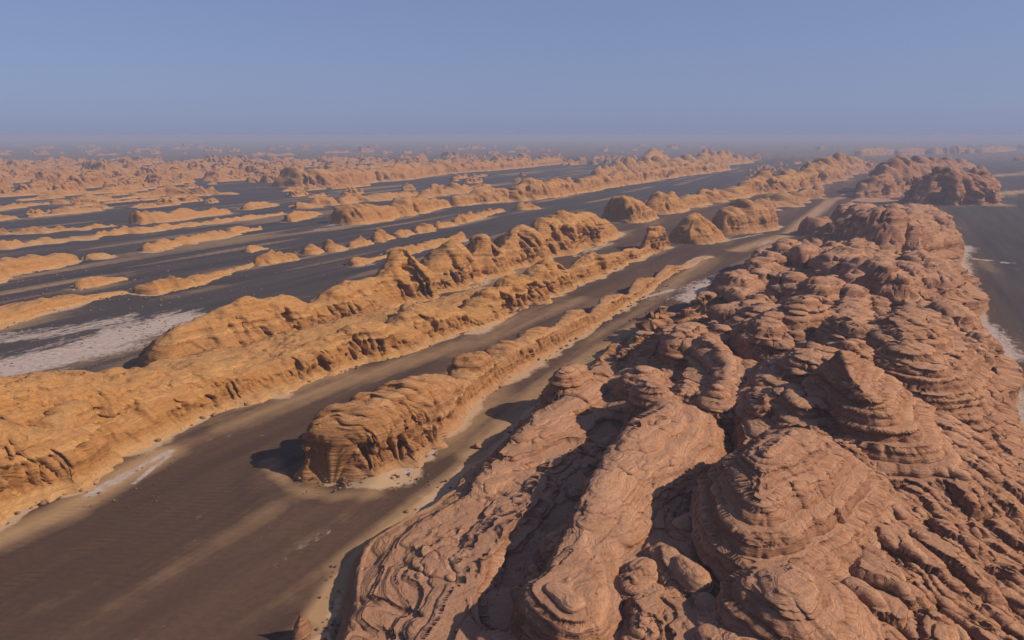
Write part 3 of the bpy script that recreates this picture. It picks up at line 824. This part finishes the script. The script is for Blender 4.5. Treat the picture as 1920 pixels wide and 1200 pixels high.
def massif_low(u, v, want_part=False):
    """broad shape of the near ridge in (u, v); optionally the number of the feature that makes it"""
    vl, vr = edges(u)
    dl = v - (vl + 1.8 * noise1(u / 13, 40) + 0.7 * noise1(u / 4, 41))
    dr = (vr + 3.2 * noise1(u / 12, 42) + 1.2 * noise1(u / 4.2, 43)) - v
    zc = spine(u)
    hl = 3.0 * sstep(-0.3, 2.6, dl) + np.clip(dl - 3, 0, 60) * (zc - 4.5) / 46.0
    hl = np.minimum(hl, zc)
    span = np.maximum(vr + 6, 8)
    hr = zc * np.clip(dr / span, 0, 1) ** 0.85
    h = np.minimum(hl, hr)
    endm = sstep(U_END, U_END - 60, u)
    h = h * endm
    inside = np.minimum(dl, dr)
    part = np.where(v < -26, -1, -2)
    for (pts, wd, floor) in HOLLOWS_UV:
        best = None
        for p, q in zip(pts[:-1], pts[1:]):
            d, t, _ = seg_dist(u, v, p, q)
            best = d if best is None else np.minimum(best, d)
        k = 1 - sstep(0.35, 1.0, best / wd)
        h = h + (np.minimum(h, floor) - h) * k
    for i, F in enumerate(FEATS):
        P = F['pts']
        if len(P) == 1:
            P = [P[0], (P[0][0] + 1.5, *P[0][1:])]
        us = [p[0] for p in P]; reach = max(max(p[3], p[4]) for p in P) * 2.4
        idx = np.nonzero((u > min(us) - reach) & (u < max(us) + reach))
        if len(idx[0]) == 0:
            continue
        uu, vv = u[idx], v[idx]
        bestx = np.full(uu.shape, 9.0); bests = np.zeros(uu.shape); bestz = np.zeros(uu.shape)
        for p, q in zip(P[:-1], P[1:]):
            d, t, ey = seg_dist(uu, vv, p, q)
            side = np.clip(ey / np.maximum(d, 1e-6), -1, 1) * 0.5 + 0.5
            wl_ = p[3] + (q[3] - p[3]) * t; wr_ = p[4] + (q[4] - p[4]) * t
            x = d / (wl_ + (wr_ - wl_) * side)
            z = p[2] + (q[2] - p[2]) * t
            better = x < bestx
            bestz = np.where(better, z, bestz); bests = np.where(better, side, bests); bestx = np.minimum(x, bestx)
        zb = F['zb']
        ex = F['expo'] + (min(1.7, F['expo']) - F['expo']) * bests
        pr = (1 - F['cone'] * np.clip(bestx, 0, 1)) * (1 - np.clip(bestx, 0, 1.3) ** ex * 0.5 - 0.5 * sstep(0.75, 1.25, bestx) - 1.6 * np.clip(bestx - 1.3, 0, 2))
        hf = zb + (bestz - zb) * pr
        hf = np.where(bestx >= 2.3, -50, hf)
        old = h[idx]
        # keep features inside the foot line
        hf = np.minimum(hf, old + np.clip(inside[idx], 0, 99) * 3.0)
        kk = 0.8
        new = np.maximum(old, hf) + np.where(np.abs(old - hf) < kk, (kk - np.abs(old - hf)) ** 2 / (4 * kk), 0)
        h[idx] = new
        if want_part:
            pi = part[idx]
            part[idx] = np.where((hf > old - 0.3) & (hf > zb + 0.8), i, pi)
    h = np.where(inside < 0, np.minimum(h, 0) + inside * 0.7, h)
    return (h, part, inside) if want_part else h


HOLLOWS_UV = [([UV(px, py, z) for px, py, z in pts], wd, fl) for pts, wd, fl in HOLLOWS]


def warped(u, v):
    a = noise3(u / 14, v / 14, np.full_like(u, 1.5)); b = noise3(u / 14 + 31, v / 14, np.full_like(u, 4.5))
    c = noise3(u / 4.2 + 9, v / 4.2, np.full_like(u, 7.5)); d = noise3(u / 4.2 + 55, v / 4.2, np.full_like(u, 2.5))
    return u + 1.9 * a + 0.25 * c, v + 1.9 * b + 0.25 * d


def build_massif():
    th = np.arange(math.radians(-27), math.radians(58), 0.0020)
    rr = np.concatenate([np.exp(np.arange(math.log(36), math.log(190), 0.0020)), np.exp(np.arange(math.log(190), math.log(790), 0.0042))])
    nr = len(rr)
    TH, R = np.meshgrid(th, rr, indexing='ij')
    X, Y = R * np.sin(TH), R * np.cos(TH)
    u, v = X * U[0] + Y * U[1], X * V[0] + Y * V[1]
    h, part, inside = massif_low(*warped(u, v), want_part=True)
    up = sstep(0.0, 4.0, h) * sstep(-0.5, 3.0, inside)
    far = np.clip(R / 120.0, 0.7, 3.0)
    # shingles on the right-hand slope: tilted scales that overlap downhill
    D = np.array(UV(1640, 985, 12)) - np.array(UV(1500, 905, 12)); D /= np.linalg.norm(D)
    wu, wv = u + 1.2 * noise3(u / 6, v / 6, np.zeros_like(u)), v + 1.2 * noise3(u / 6 + 20, v / 6, np.zeros_like(u))
    a = wu * D[0] + wv * D[1]; b = -wu * D[1] + wv * D[0]
    slope = sstep(-20, 0, v + 5 * noise3(u / 20, v / 20, np.zeros_like(u)))
    rough_zone = sstep(-0.05, 0.35, noise3(u / 24 + 8, v / 16, np.full_like(u, 3.3)))
    left_far = sstep(95, 150, u) * (1 - slope)
    amp = up * (0.04 + 0.12 * rough_zone * (1 - slope) + 0.25 * left_far + 0.85 * slope)
    mk = ((part >= 0) & (part < 20)).astype(float)
    kk = np.hanning(23); kk /= kk.sum()
    mk = np.apply_along_axis(lambda c: np.convolve(np.pad(c, 11, mode='edge'), kk, 'valid'), 1, mk)
    mk = np.apply_along_axis(lambda c: np.convolve(np.pad(c, 11, mode='edge'), kk, 'valid'), 0, mk)
    calm = 1 - 0.8 * mk * sstep(230, 120, R)          # the hand-shaped bosses stay smooth, cut only by their beds
    amp = amp * calm
    for sc, am, sd_ in ((4.2, 1.5, 0), (1.9, 0.6, 9)):
        d1, d2, rid, ox, oy = cells(a / (sc * 2.0), b / sc, sd_)
        scale = np.clip(1 - d1 / 0.85, 0, 1) ** 0.7
        crack = sstep(0.0, 0.16, d2 - d1)
        h = h + amp * am * (0.5 * scale + (0.5 * rid + 0.75 * oy + 0.2) * sstep(0.0, 0.42, d2 - d1) - 0.35 * (1 - crack))
    # rounded bosses parted by sharp clefts
    bl = np.abs(noise3(u / 19 + 2, v / 8.5, np.full_like(u, 5.1))) + 0.22 * np.abs(noise3(u / 5.5, v / 4.2 + 8, np.full_like(u, 1.1)))
    big = sstep(90, 140, u + 0.5 * v) * (0.35 + 0.65 * sstep(20, -5, v))
    h = h + up * calm * (0.25 + 2.6 * big * (1 - 0.55 * sstep(330, 450, u))) * (np.sqrt(np.clip(bl, 0, 1)) * 1.9 - 1.15)
    # lumps
    h = h + up * (0.3 + 0.7 * calm) * ((0.12 + 0.25 * rough_zone + 0.25 * left_far) * fbm(u / 7, v / 7, h / 7, 3) + (0.02 + 0.09 * rough_zone + 0.08 * slope) * fbm(u / 1.7, v / 1.7, h / 1.7, 3, 0.6))
    # gullies on the left half
    gl = ridged(u / 5.5, v / 9, np.full_like(u, 6.3))
    h = h - up * (1 - slope) * (0.3 + 0.8 * left_far) * sstep(0.72, 1.0, gl) * sstep(-0.2, 0.3, noise3(u / 18, v / 18, np.full_like(u, 9.9)))
    # joints: narrow cracks that break the beds into blocks
    jx, jy = u + 3.0 * noise3(u / 6, v / 6, np.full_like(u, 2.2)) + 0.6 * noise3(u / 1.5, v / 1.5, np.full_like(u, 2.2)), v + 1.5 * noise3(u / 5 + 9, v / 5, np.full_like(u, 2.2)) + 0.5 * noise3(u / 1.3 + 9, v / 1.3, np.full_like(u, 2.2))
    d1, d2, rid, ox, oy = cells(jx / 9.5, jy / 2.4, 17)
    jm = sstep(0.0, 0.4, noise3(u / 17 + 4, v / 17, np.full_like(u, 8.4))) * np.clip(1.3 - R / 260, 0, 1)
    h = h - up * jm * (0.14 * (1 - sstep(0.0, 0.10, d2 - d1)) - 0.14 * rid * sstep(0.0, 0.35, d2 - d1))
    # beds as steps
    wz = bed_height(X, Y, h) - h
    st = 0.96 * sstep(-0.45, 0.0, noise3(u / 26 + 3, v / 26, np.full_like(u, 0.7))) * up
    coarse = sstep(110, 200, R)
    h = h + st * (1 - 0.7 * coarse) * (terrace(h + wz) - (h + wz))
    h = h + st * coarse * (terrace((h + wz) * 0.36 + 2) / 0.36 - 2 / 0.36 - (h + wz))
    # hollows that eat into the walls
    P = np.stack([X, Y, h], -1)
    N = normals(P)
    wall = np.sqrt(np.clip(1 - N[..., 2] ** 2, 0, 1))
    # outward direction from a smoothed surface
    ks = np.hanning(9); ks /= ks.sum()
    hs = np.apply_along_axis(lambda c: np.convolve(np.pad(c, 4, mode='edge'), ks, 'valid'), 1, h)
    hs = np.apply_along_axis(lambda c: np.convolve(np.pad(c, 4, mode='edge'), ks, 'valid'), 0, hs)
    Ns = normals(np.stack([X, Y, hs], -1))
    ws = np.linalg.norm(Ns[..., :2], axis=2)
    out = Ns[..., :2] / np.maximum(ws, 1e-6)[..., None]
    push = (0.95 * bed_profile(h + wz) * (1 - 0.5 * coarse) + 2.3 * coarse * bed_profile((h + wz) * 0.36 + 2)) * sstep(0.10, 0.5, ws) * up * np.clip(R / 90, 0.8, 1.6)
    push = push - 0.45 * sstep(0.35, 0.8, noise3(X / 3.3, Y / 3.3, h / 1.6)) * sstep(0.2, 0.7, ws) * up
    push = push + 0.25 * fbm(X / 1.3, Y / 1.3, h / 0.8, 2) * sstep(0.2, 0.7, ws) * up
    P[..., :2] += out * push[..., None]
    nth = len(th)
    bedv = bed_value(h + wz).ravel()
    quads = grid_quads(nth, nr)
    hv = P[..., 2].ravel()
    keep = (hv[quads] > -0.7).any(axis=1)
    quads = quads[keep]
    verts = P.reshape(-1, 3)
    fp = part.ravel()[quads[:, 0]]
    base = np.array([*(UV(1300, 900)[0] * 0 + 120 * U - 15 * V), 0.0])
    verts = verts - base
    root = link('yardang_ridge', None)
    root.location = base
    root.empty_display_size = 4
    tag(root, 'huge pinkish-brown layered ridge filling the right foreground and running into the distance', 'rock ridge')
    # far halves of the two slopes become parts of their own
    uu = u.ravel()[quads[:, 0]]
    for nm, code, lab in (('shelf', -1, 'rough lower shelf of broken rock on the valley side'), ('slope', -2, 'long scaly slope falling to the right-hand plain')):
        for lo_, hi_ in ((-99, 150), (150, 300), (300, 900)):
            sel = (fp == code) & (uu >= lo_) & (uu < hi_)
            if sel.any():
                c = link(nm, sub_mesh(nm, verts, quads[sel], ROCK, bedv), root)
                c['label'] = {-99: 'near', 150: 'middle', 300: 'far'}[lo_] + ' stretch of the ' + lab
    for i, F in enumerate(FEATS):
        sel = fp == i
        if sel.sum() > 8:
            c = link(F['part'], sub_mesh(F['part'], verts, quads[sel], ROCK, bedv), root)
            if F['label']:
                c['label'] = F['label']
    # foot line for the sand rims
    for uq in np.arange(20, 690, 1.5):
        vl, vr = edges(np.array([uq]))
        FOOT.append(tuple(uq * U + vl[0] * V)); FOOT.append(tuple(uq * U + vr[0] * V))


build_massif()
# ------------------------------------------------------------------ crowds of far outcrops: a few shapes, many individuals
def prototype(seed, length, width, height, n):
    ns, nc = 54, 26
    s = np.linspace(0, length, ns)
    a = np.clip(s / (0.6 * width), 0, 1); b = np.clip((length - s) / (0.9 * width), 0, 1)
    cap = np.sqrt(np.clip(1 - (1 - a) ** 2, 0, 1) * np.clip(1 - (1 - b) ** 2, 0, 1))
    hh = height * (0.75 + 0.55 * noise1(s / 16, seed) + 0.3 * noise1(s / 7, seed + 1)) * np.clip(cap, 0.02, 1)
    ww = width * (0.9 + 0.3 * noise1(s / 18, seed + 2)) * np.clip(cap, 0.05, 1)
    t = np.linspace(-1.1, 1.1, nc)
    z = np.where(np.abs(t) > 1, -(np.abs(t) - 1) * 2, np.clip(1 - np.abs(t) ** n, 0, 1) ** 0.8)
    P = np.empty((ns, nc, 3))
    P[..., 0] = t[None, :] * ww[:, None] * 0.5 + 3 * noise1(s / 25, seed + 4)[:, None]
    P[..., 1] = (s - length / 2)[:, None]
    P[..., 2] = z[None, :] * hh[:, None]
    P = weather(P, seed, np.maximum(hh, 1)[:, None], 1.9, 1.6, 1.6, s[:, None] + 30 * np.sign(t)[None, :])
    return mesh_np('outcrop', P.reshape(-1, 3), grid_quads(ns, nc), ROCK_FAR)


PROTOS = [prototype(100 + i, L, W_, H_, n_) for i, (L, W_, H_, n_) in enumerate([
    (70, 26, 15, 2.2), (46, 24, 17, 2.6), (110, 26, 13, 2.0), (34, 24, 16, 1.7), (90, 34, 18, 3.0), (140, 24, 11, 2.2), (55, 36, 20, 2.4), (28, 20, 12, 2.0)])]
_rf = np.random.RandomState(33)


def crowd(count, poly, smin, smax, label, group, name='outcrop', zmin=0.8, zmax=1.25):
    """scatter outcrops over the ground seen in the quadrilateral x0..x1, y0..y1 of the photograph (y range may slope)"""
    (xa, xb, y0a, y1a, y0b, y1b) = poly
    for _ in range(count):
        f = _rf.rand()
        px = xa + (xb - xa) * f
        lo, hi = y0a + (y0b - y0a) * f, y1a + (y1b - y1a) * f
        # even over the picture's rows, a little denser near
        py = lo + (hi - lo) * _rf.rand()
        g = G(px, py)
        o = link(name, PROTOS[_rf.randint(len(PROTOS))])
        k = smin + (smax - smin) * _rf.rand()
        o.location = (g[0], g[1], 0)
        o.rotation_euler = (0, 0, -WIND + 0.15 * (_rf.rand() - 0.5) + (math.pi if _rf.rand() < 0.5 else 0))
        o.scale = (k, k * (0.8 + 0.5 * _rf.rand()), k * (zmin + (zmax - zmin) * _rf.rand()))
        tag(o, label, 'rock outcrop', group)


crowd(70, (-120, 330, 306, 352, 304, 352), 0.45, 1.0, 'ochre outcrop crowded among the badlands at far left', 'badlands outcrops at far left')
crowd(52, (330, 660, 303, 346, 300, 338), 0.45, 0.95, 'ochre outcrop in the crowded badlands left of centre', 'badlands outcrops left of centre')
crowd(22, (-120, 230, 352, 372, 350, 366), 0.4, 0.7, 'low ochre outcrop along the near fringe of the far left badlands', 'fringe of the far left badlands')
crowd(36, (640, 1080, 298, 320, 294, 306), 0.5, 1.0, 'reddish outcrop in the hazy band behind the far fluted mesa', 'hazy outcrops behind the far mesa')
crowd(16, (1080, 1420, 300, 322, 298, 306), 0.6, 1.0, 'hazy outcrop near the far dark dome', 'hazy outcrops near the far dome')
crowd(22, (1400, 1640, 310, 342, 300, 318), 0.3, 0.6, 'small crag on the broken brown ridge near the pale track', 'crags on the broken brown ridge')
crowd(14, (1660, 1850, 326, 352, 318, 350), 0.4, 0.7, 'small crag on the mesas of the right-hand plain', 'crags on the right-hand mesas')
crowd(50, (-150, 1250, 268, 296, 264, 290), 0.5, 1.1, 'faint outcrop on the hazy plain under the horizon', 'faint outcrops under the horizon', zmin=0.9, zmax=1.4)
crowd(10, (1250, 2050, 266, 286, 264, 282), 0.8, 1.4, 'faint outcrop on the hazy right plain under the horizon', 'faint outcrops under the right horizon')

crowd(34, (-80, 560, 356, 420, 340, 372), 0.22, 0.5, 'small low hummock on the dark plain in front of the badlands', 'hummocks on the left plain', name='hummock', zmin=0.5, zmax=0.9)
crowd(26, (560, 1000, 352, 392, 322, 352), 0.22, 0.5, 'small hummock between the middle ridges', 'hummocks between the middle ridges', name='hummock', zmin=0.6, zmax=1.0)


def far_mass(polys, label):
    """the rest of the far badlands, too many and too small to tell apart: one mesh"""
    src = []
    for me in PROTOS:
        co = np.empty(len(me.vertices) * 3, dtype=np.float32)
        me.vertices.foreach_get('co', co)
        src.append(co.reshape(54, 26, 3)[::2, ::2][:, :, :])
    V_, Q_, off = [], [], 0
    for (xa, xb, y0a, y1a, y0b, y1b), cnt, smin, smax in polys:
        for _ in range(cnt):
            f = _rf.rand()
            px = xa + (xb - xa) * f
            lo, hi = y0a + (y0b - y0a) * f, y1a + (y1b - y1a) * f
            g = G(px, lo + (hi - lo) * _rf.rand())
            P = src[_rf.randint(len(src))]
            k = smin + (smax - smin) * _rf.rand()
            an = -WIND + 0.2 * (_rf.rand() - 0.5) + (math.pi if _rf.rand() < 0.5 else 0)
            Q = P.reshape(-1, 3) * k
            V_.append(np.stack([Q[:, 0] * math.cos(an) - Q[:, 1] * math.sin(an) + g[0], Q[:, 0] * math.sin(an) + Q[:, 1] * math.cos(an) + g[1], Q[:, 2]], -1))
            Q_.append(grid_quads(P.shape[0], P.shape[1]) + off)
            off += len(Q)
    o = link('badlands', mesh_np('badlands', np.concatenate(V_), np.concatenate(Q_), ROCK_FAR))
    tag(o, label, 'badlands', kind='stuff')


far_mass([((-200, 660, 300, 345, 298, 336), 330, 0.25, 0.6), ((640, 1400, 296, 318, 294, 304), 150, 0.3, 0.6), ((-200, 1300, 262, 292, 260, 288), 120, 0.35, 0.8),
             ((1400, 1640, 308, 345, 300, 318), 60, 0.15, 0.35), ((1300, 2100, 262, 284, 260, 280), 50, 0.5, 1.0)], 'countless small outcrops of the far badlands fading into the haze')
# ------------------------------------------------------------------ the ground, one sheet to the horizon
def poly_dist(x, y, pts):
    best = np.full(x.shape, 1e9)
    P = [G(px, py) for px, py in pts]
    for p, q in zip(P[:-1], P[1:]):
        d, t, _ = seg_dist(x, y, p, q)
        best = np.minimum(best, d)
    return best


def build_ground():
    dense = np.arange(-1.02, 1.0201, 0.0036)
    coarse = np.linspace(1.02, 2 * math.pi - 1.02, 44)[1:]
    th = np.concatenate([dense, coarse])
    rr = np.concatenate([[2.0], np.exp(np.linspace(math.log(30), math.log(1400), 430)), np.exp(np.linspace(math.log(1400), math.log(40000), 60))[1:]])
    TH, R = np.meshgrid(th, rr, indexing='ij')
    x, y = R * np.sin(TH), R * np.cos(TH)
    u, v = x * U[0] + y * U[1], x * V[0] + y * V[1]
    z = 0.22 * noise3(u / 60, v / 22, np.zeros_like(u)) + 0.08 * noise3(u / 17, v / 7, np.zeros_like(u)) - 0.1
    near = R < 1300
    # distance to the foot of the nearest ridge
    kd = kdtree.KDTree(len(FOOT))
    for i, p in enumerate(FOOT):
        kd.insert((p[0], p[1], 0), i)
    kd.balance()
    fd = np.full(x.shape, 60.0)
    idx = np.argwhere(near & (np.abs(TH) < 0.95) & (R > 45))
    xs, ys = x[near & (np.abs(TH) < 0.95) & (R > 45)], y[near & (np.abs(TH) < 0.95) & (R > 45)]
    fd[idx[:, 0], idx[:, 1]] = [kd.find((a, b, 0))[2] for a, b in zip(xs.tolist(), ys.tolist())]
    wob = 0.65 + 1.5 * noise3(u / 15, v / 15, np.full_like(u, 3.0)) + 0.8 * noise3(u / 5, v / 5, np.full_like(u, 6.0))
    rim = np.exp(-np.clip(fd - 0.4, 0, None) / (2.1 * np.clip(wob, 0.06, 2.4)))
    sand = 0.7 * np.exp(-fd / 10.0) * np.clip(0.4 + noise3(u / 40, v / 15, np.full_like(u, 8.0)), 0, 1)
    # pale sand drifted down the valley beside the near ridge
    for pts, wd, am in [([(600, 1150), (629, 1100), (683, 1033), (808, 938), (912, 850)], 2.6, 1.1), ([(880, 850), (1010, 735), (1130, 650), (1240, 585)], 4.0, 0.75), ([(560, 1010), (780, 930), (880, 850)], 4.5, 0.22), ([(600, 1180), (640, 1060), (760, 960), (930, 830)], 3.2, 0.62),
                        ([(1380, 470), (1480, 440), (1520, 405), (1560, 375), (1620, 355)], 7.0, 0.8), ([(1380, 500), (1440, 470)], 5.0, 0.4), ([(420, 790), (640, 715), (900, 640), (1080, 560)], 7.0, 0.5),
                        ([(0, 1010), (120, 960), (300, 850)], 5.0, 0.85), ([(0, 1160), (300, 1060), (500, 960)], 8.0, 0.25),
                        ([(1860, 330), (2000, 318)], 20.0, 0.8), ([(1850, 365), (2000, 352)], 16.0, 0.8), ([(505, 870), (540, 905), (620, 930), (700, 925)], 3.0, 0.55),
                        ([(480, 735), (560, 720), (660, 690)], 5.0, 0.4), ([(130, 275), (900, 285)], 300.0, 0.35), ([(640, 290), (760, 288)], 60.0, 0.6), ([(1080, 286), (1100, 286)], 40.0, 0.6)]:
        d = poly_dist(x, y, pts)
        sand = np.maximum(sand, am * np.exp(-(d / wd) ** 2))
    sand = np.maximum(sand, 0.36 * sstep(1100, 2600, R))
    bands = 0.5 * sstep(0.12, 0.5, noise3(u / 130 + 5, v / 9, np.full_like(u, 4.4))) * sstep(-170, -200, v)
    sand = np.maximum(sand, bands)
    salt = np.zeros_like(x)
    for pts, wd, am in [([(-60, 700), (60, 680), (160, 655), (240, 625), (330, 600)], 12.0, 1.0), ([(-60, 640), (100, 625), (230, 600)], 9.0, 0.66), ([(1300, 560), (1330, 535), (1365, 520)], 8.0, 0.95),
                        ([(1100, 705), (1140, 675), (1175, 652)], 1.6, 1.2), ([(1215, 555), (1260, 543)], 1.3, 1.1), ([(1270, 505), (1320, 482)], 1.6, 1.2),
                        ([(1900, 780), (1893, 735)], 4.5, 0.95), ([(1840, 610), (1870, 660), (1885, 665)], 6.0, 1.0), ([(1785, 480), (1802, 462)], 8.0, 0.95), ([(1830, 485), (1890, 492)], 3.0, 0.75), ([(1925, 860), (1905, 790), (1890, 735), (1862, 650), (1835, 590), (1822, 540), (1805, 490), (1795, 445)], 3.2, 0.72),
                        ([(170, 925), (250, 880), (318, 845)], 1.0, 1.1), ([(250, 905), (320, 850)], 0.6, 1.1), ([(660, 500), (700, 495)], 2.0, 0.7),
                        ([(820, 835), (800, 858), (760, 885)], 0.9, 1.0), ([(1080, 480), (1150, 455)], 3.0, 0.6), ([(1365, 450), (1430, 438)], 1.3, 1.0), ([(600, 430), (640, 415)], 6.0, 0.5),
                        ([(1450, 450), (1420, 462)], 3.0, 0.5)]:
        d = poly_dist(x, y, pts)
        salt = np.maximum(salt, am * np.exp(-(d / wd) ** 2))
    # the wind has scoured a moat round the blunt end of the block
    c0 = G(596, 892)
    d = np.hypot(x - c0[0], y - c0[1])
    z = z - 1.1 * np.exp(-(d / 6.5) ** 2) + 0.55 * np.exp(-((d - 11) / 3.0) ** 2)
    rip = np.exp(-(poly_dist(x, y, [(-60, 1120), (150, 1040), (330, 960)]) / 13.0) ** 2) + 0.25
    rip = rip * np.clip(1 - R / 600, 0, 1)
    grey = np.maximum(sstep(26, 48, v), sstep(-165, -190, v)) * 1.0
    verts = np.stack([x, y, z], -1)
    nt_, nr_ = x.shape
    quads = grid_quads(nt_, nr_)
    last = (nt_ - 1) * nr_
    k = np.arange(nr_ - 1)
    quads = np.concatenate([quads, np.stack([last + k, k, k + 1, last + k + 1], -1)])
    me = mesh_np('ground', verts.reshape(-1, 3), quads, GROUND)
    for nm, arr in (('sand', sand), ('rim', rim), ('salt', salt), ('ripple', rip), ('grey', grey)):
        at_ = me.attributes.new(nm, 'FLOAT', 'POINT')
        at_.data.foreach_set('value', arr.astype(np.float32).ravel())
    o = link('ground', me)
    o['kind'] = 'structure'


build_ground()
# ------------------------------------------------------------------ loose rock
def stone_material():
    m, nt, bs = mat_new('dark_varnished_stone')
    T = NT(nt)
    geo = T.n('ShaderNodeNewGeometry')
    c = T.ramp(T.noise(geo.outputs['Position'], 0.7, 3), [(0.35, (0.09, 0.055, 0.04)), (0.7, (0.30, 0.17, 0.09))])
    T.link(c, bs.inputs['Base Color'])
    return m


STONE = stone_material()


def rock_mesh(name, seed, sx, sy, sz, res=20, spike=0.0):
    a = np.linspace(0, 2 * math.pi, res + 1)
    b = np.linspace(-0.5 * math.pi, 0.5 * math.pi, res // 2 + 1)
    A, B = np.meshgrid(a, b, indexing='ij')
    d = np.stack([np.cos(A) * np.cos(B), np.sin(A) * np.cos(B), np.sin(B)], -1)
    r = 1 + 0.30 * noise3(d[..., 0] * 1.4 + seed * 3.1, d[..., 1] * 1.4, d[..., 2] * 1.4) + 0.16 * noise3(d[..., 0] * 3.2 + seed, d[..., 1] * 3.2, d[..., 2] * 3.2)
    # flat broken faces
    rs = np.random.RandomState(seed)
    for _ in range(7):
        n_ = rs.randn(3); n_ /= np.linalg.norm(n_)
        c = 0.72 + 0.2 * rs.rand()
        dd = d @ n_
        r = np.minimum(r, np.where(dd > 0.2, c / np.maximum(dd, 0.2), 9))
    P = d * r[..., None]
    if spike:
        P[..., :2] *= (1 - spike * sstep(-0.2, 1.0, P[..., 2]))[..., None]
    P[-1] = P[0]
    P = P * np.array([sx, sy, sz])
    return mesh_np(name, P.reshape(-1, 3), grid_quads(*A.shape), ROCK)


def boulder(label, px, py, size, seed, name='boulder', spike=0.0, tall=0.75, z=0.0, group=None):
    g = G(px, py, z)
    o = link(name, rock_mesh(name, seed, size, size * 0.85, size * tall, 26, spike))
    o.location = (g[0], g[1], z + size * tall * 0.45)
    o.rotation_euler = (0.1, -0.1, seed * 1.3)
    return tag(o, label, 'boulder', group)


pin = boulder('bright pointed blade of rock cut by the bottom edge left of the near ridge', 566, 1200, 1.5, 402, name='rock_pinnacle', spike=0.85, tall=2.1)
pin.scale = (0.75, 1.3, 1.0)
pin.rotation_euler = (0.12, 0.22, -0.5)
pin['category'] = 'rock pinnacle'
boulder('rounded pale boulder balanced on the valley edge of the near ridge', 984, 806, 2.0, 402, tall=0.85, z=3.2)
boulder('small dark stone alone on the sand drift beside the near ridge', 895, 838, 0.9, 403, tall=0.6)
boulder('small stone at the head of the white salt streak by the near ridge', 1172, 648, 1.2, 404)
# stones that litter the left plain and the foot of the ridges: too many and too small to pick apart
def litter():
    src = []
    for i in range(6):
        me = rock_mesh('stone', 420 + i, 1, 0.85, 0.6, 8)
        co = np.empty(len(me.vertices) * 3, dtype=np.float32)
        me.vertices.foreach_get('co', co)
        src.append(co.reshape(9, 5, 3))
        bpy.data.meshes.remove(me)
    rs = np.random.RandomState(77)
    V_, Q_, off = [], [], 0
    zones = [((-40, 330, 505, 585), 300, 0.15, 0.6), ((-40, 300, 585, 690), 130, 0.12, 0.35), ((240, 520, 480, 560), 150, 0.2, 0.5), ((520, 700, 430, 500), 120, 0.25, 0.6),
             ((560, 860, 890, 925), 60, 0.15, 0.4), ((1180, 1420, 480, 640), 140, 0.2, 0.6), ((150, 330, 840, 960), 60, 0.1, 0.22), ((540, 640, 385, 420), 60, 0.3, 0.8), ((600, 700, 1060, 1200), 70, 0.1, 0.3),
             ((240, 420, 600, 700), 120, 0.2, 0.5), ((1000, 1300, 560, 700), 90, 0.15, 0.45)]
    for (x0, x1, y0, y1), n_, s0, s1 in zones:
        for _ in range(n_):
            g = G(x0 + (x1 - x0) * rs.rand(), y0 + (y1 - y0) * rs.rand())
            k = s0 + (s1 - s0) * rs.rand() ** 2.5
            an = rs.rand() * 6.283
            P = src[rs.randint(6)].reshape(-1, 3) * k
            V_.append(np.stack([P[:, 0] * math.cos(an) - P[:, 1] * math.sin(an) + g[0], P[:, 0] * math.sin(an) + P[:, 1] * math.cos(an) + g[1], P[:, 2] + 0.1 * k], -1))
            Q_.append(grid_quads(9, 5) + off)
            off += len(P)
    # fallen blocks along the foot of the near ridges
    near_foot = [p for p in FOOT if math.hypot(p[0], p[1]) < 330]
    for _ in range(2300):
        p = near_foot[rs.randint(len(near_foot))]
        k = 0.12 + 0.55 * rs.rand() ** 4
        an = rs.rand() * 6.283
        P = src[rs.randint(6)].reshape(-1, 3) * k
        gx, gy = p[0] + rs.randn() * 1.0, p[1] + rs.randn() * 1.0
        V_.append(np.stack([P[:, 0] * math.cos(an) - P[:, 1] * math.sin(an) + gx, P[:, 0] * math.sin(an) + P[:, 1] * math.cos(an) + gy, P[:, 2] + 0.1 * k], -1))
        Q_.append(grid_quads(9, 5) + off)
        off += len(P)
    o = link('stones', mesh_np('stones', np.concatenate(V_), np.concatenate(Q_), STONE))
    tag(o, 'loose stones strewn over the dark gravel plain', 'stones', kind='stuff')


litter()
# ------------------------------------------------------------------ the dusty air
def build_haze():
    m = bpy.data.materials.new('dusty_air')
    m.use_nodes = True
    nt = m.node_tree
    nt.nodes.clear()
    out = nt.nodes.new('ShaderNodeOutputMaterial')
    vol = nt.nodes.new('ShaderNodeVolumePrincipled')
    vol.inputs['Color'].default_value = (0.47, 0.53, 0.71, 1)
    vol.inputs['Density'].default_value = 0.00033
    vol.inputs['Anisotropy'].default_value = 0.0
    nt.links.new(vol.outputs[0], out.inputs['Volume'])
    x0, x1, y0, y1, z0, z1 = -41000, 41000, -41000, 41000, -4.0, 66.0
    v = [(x0, y0, z0), (x1, y0, z0), (x1, y1, z0), (x0, y1, z0), (x0, y0, z1), (x1, y0, z1), (x1, y1, z1), (x0, y1, z1)]
    f = [(3, 2, 1, 0), (4, 5, 6, 7), (0, 1, 5, 4), (1, 2, 6, 5), (2, 3, 7, 6), (3, 0, 4, 7)]
    o = link('haze', mesh_np('haze', np.array(v, float), np.array(f), m))
    o.data.polygons.foreach_set('use_smooth', np.zeros(6, dtype=bool))
    o['kind'] = 'stuff'
    o['label'] = 'pale bluish dusty haze over the far desert'


build_haze()
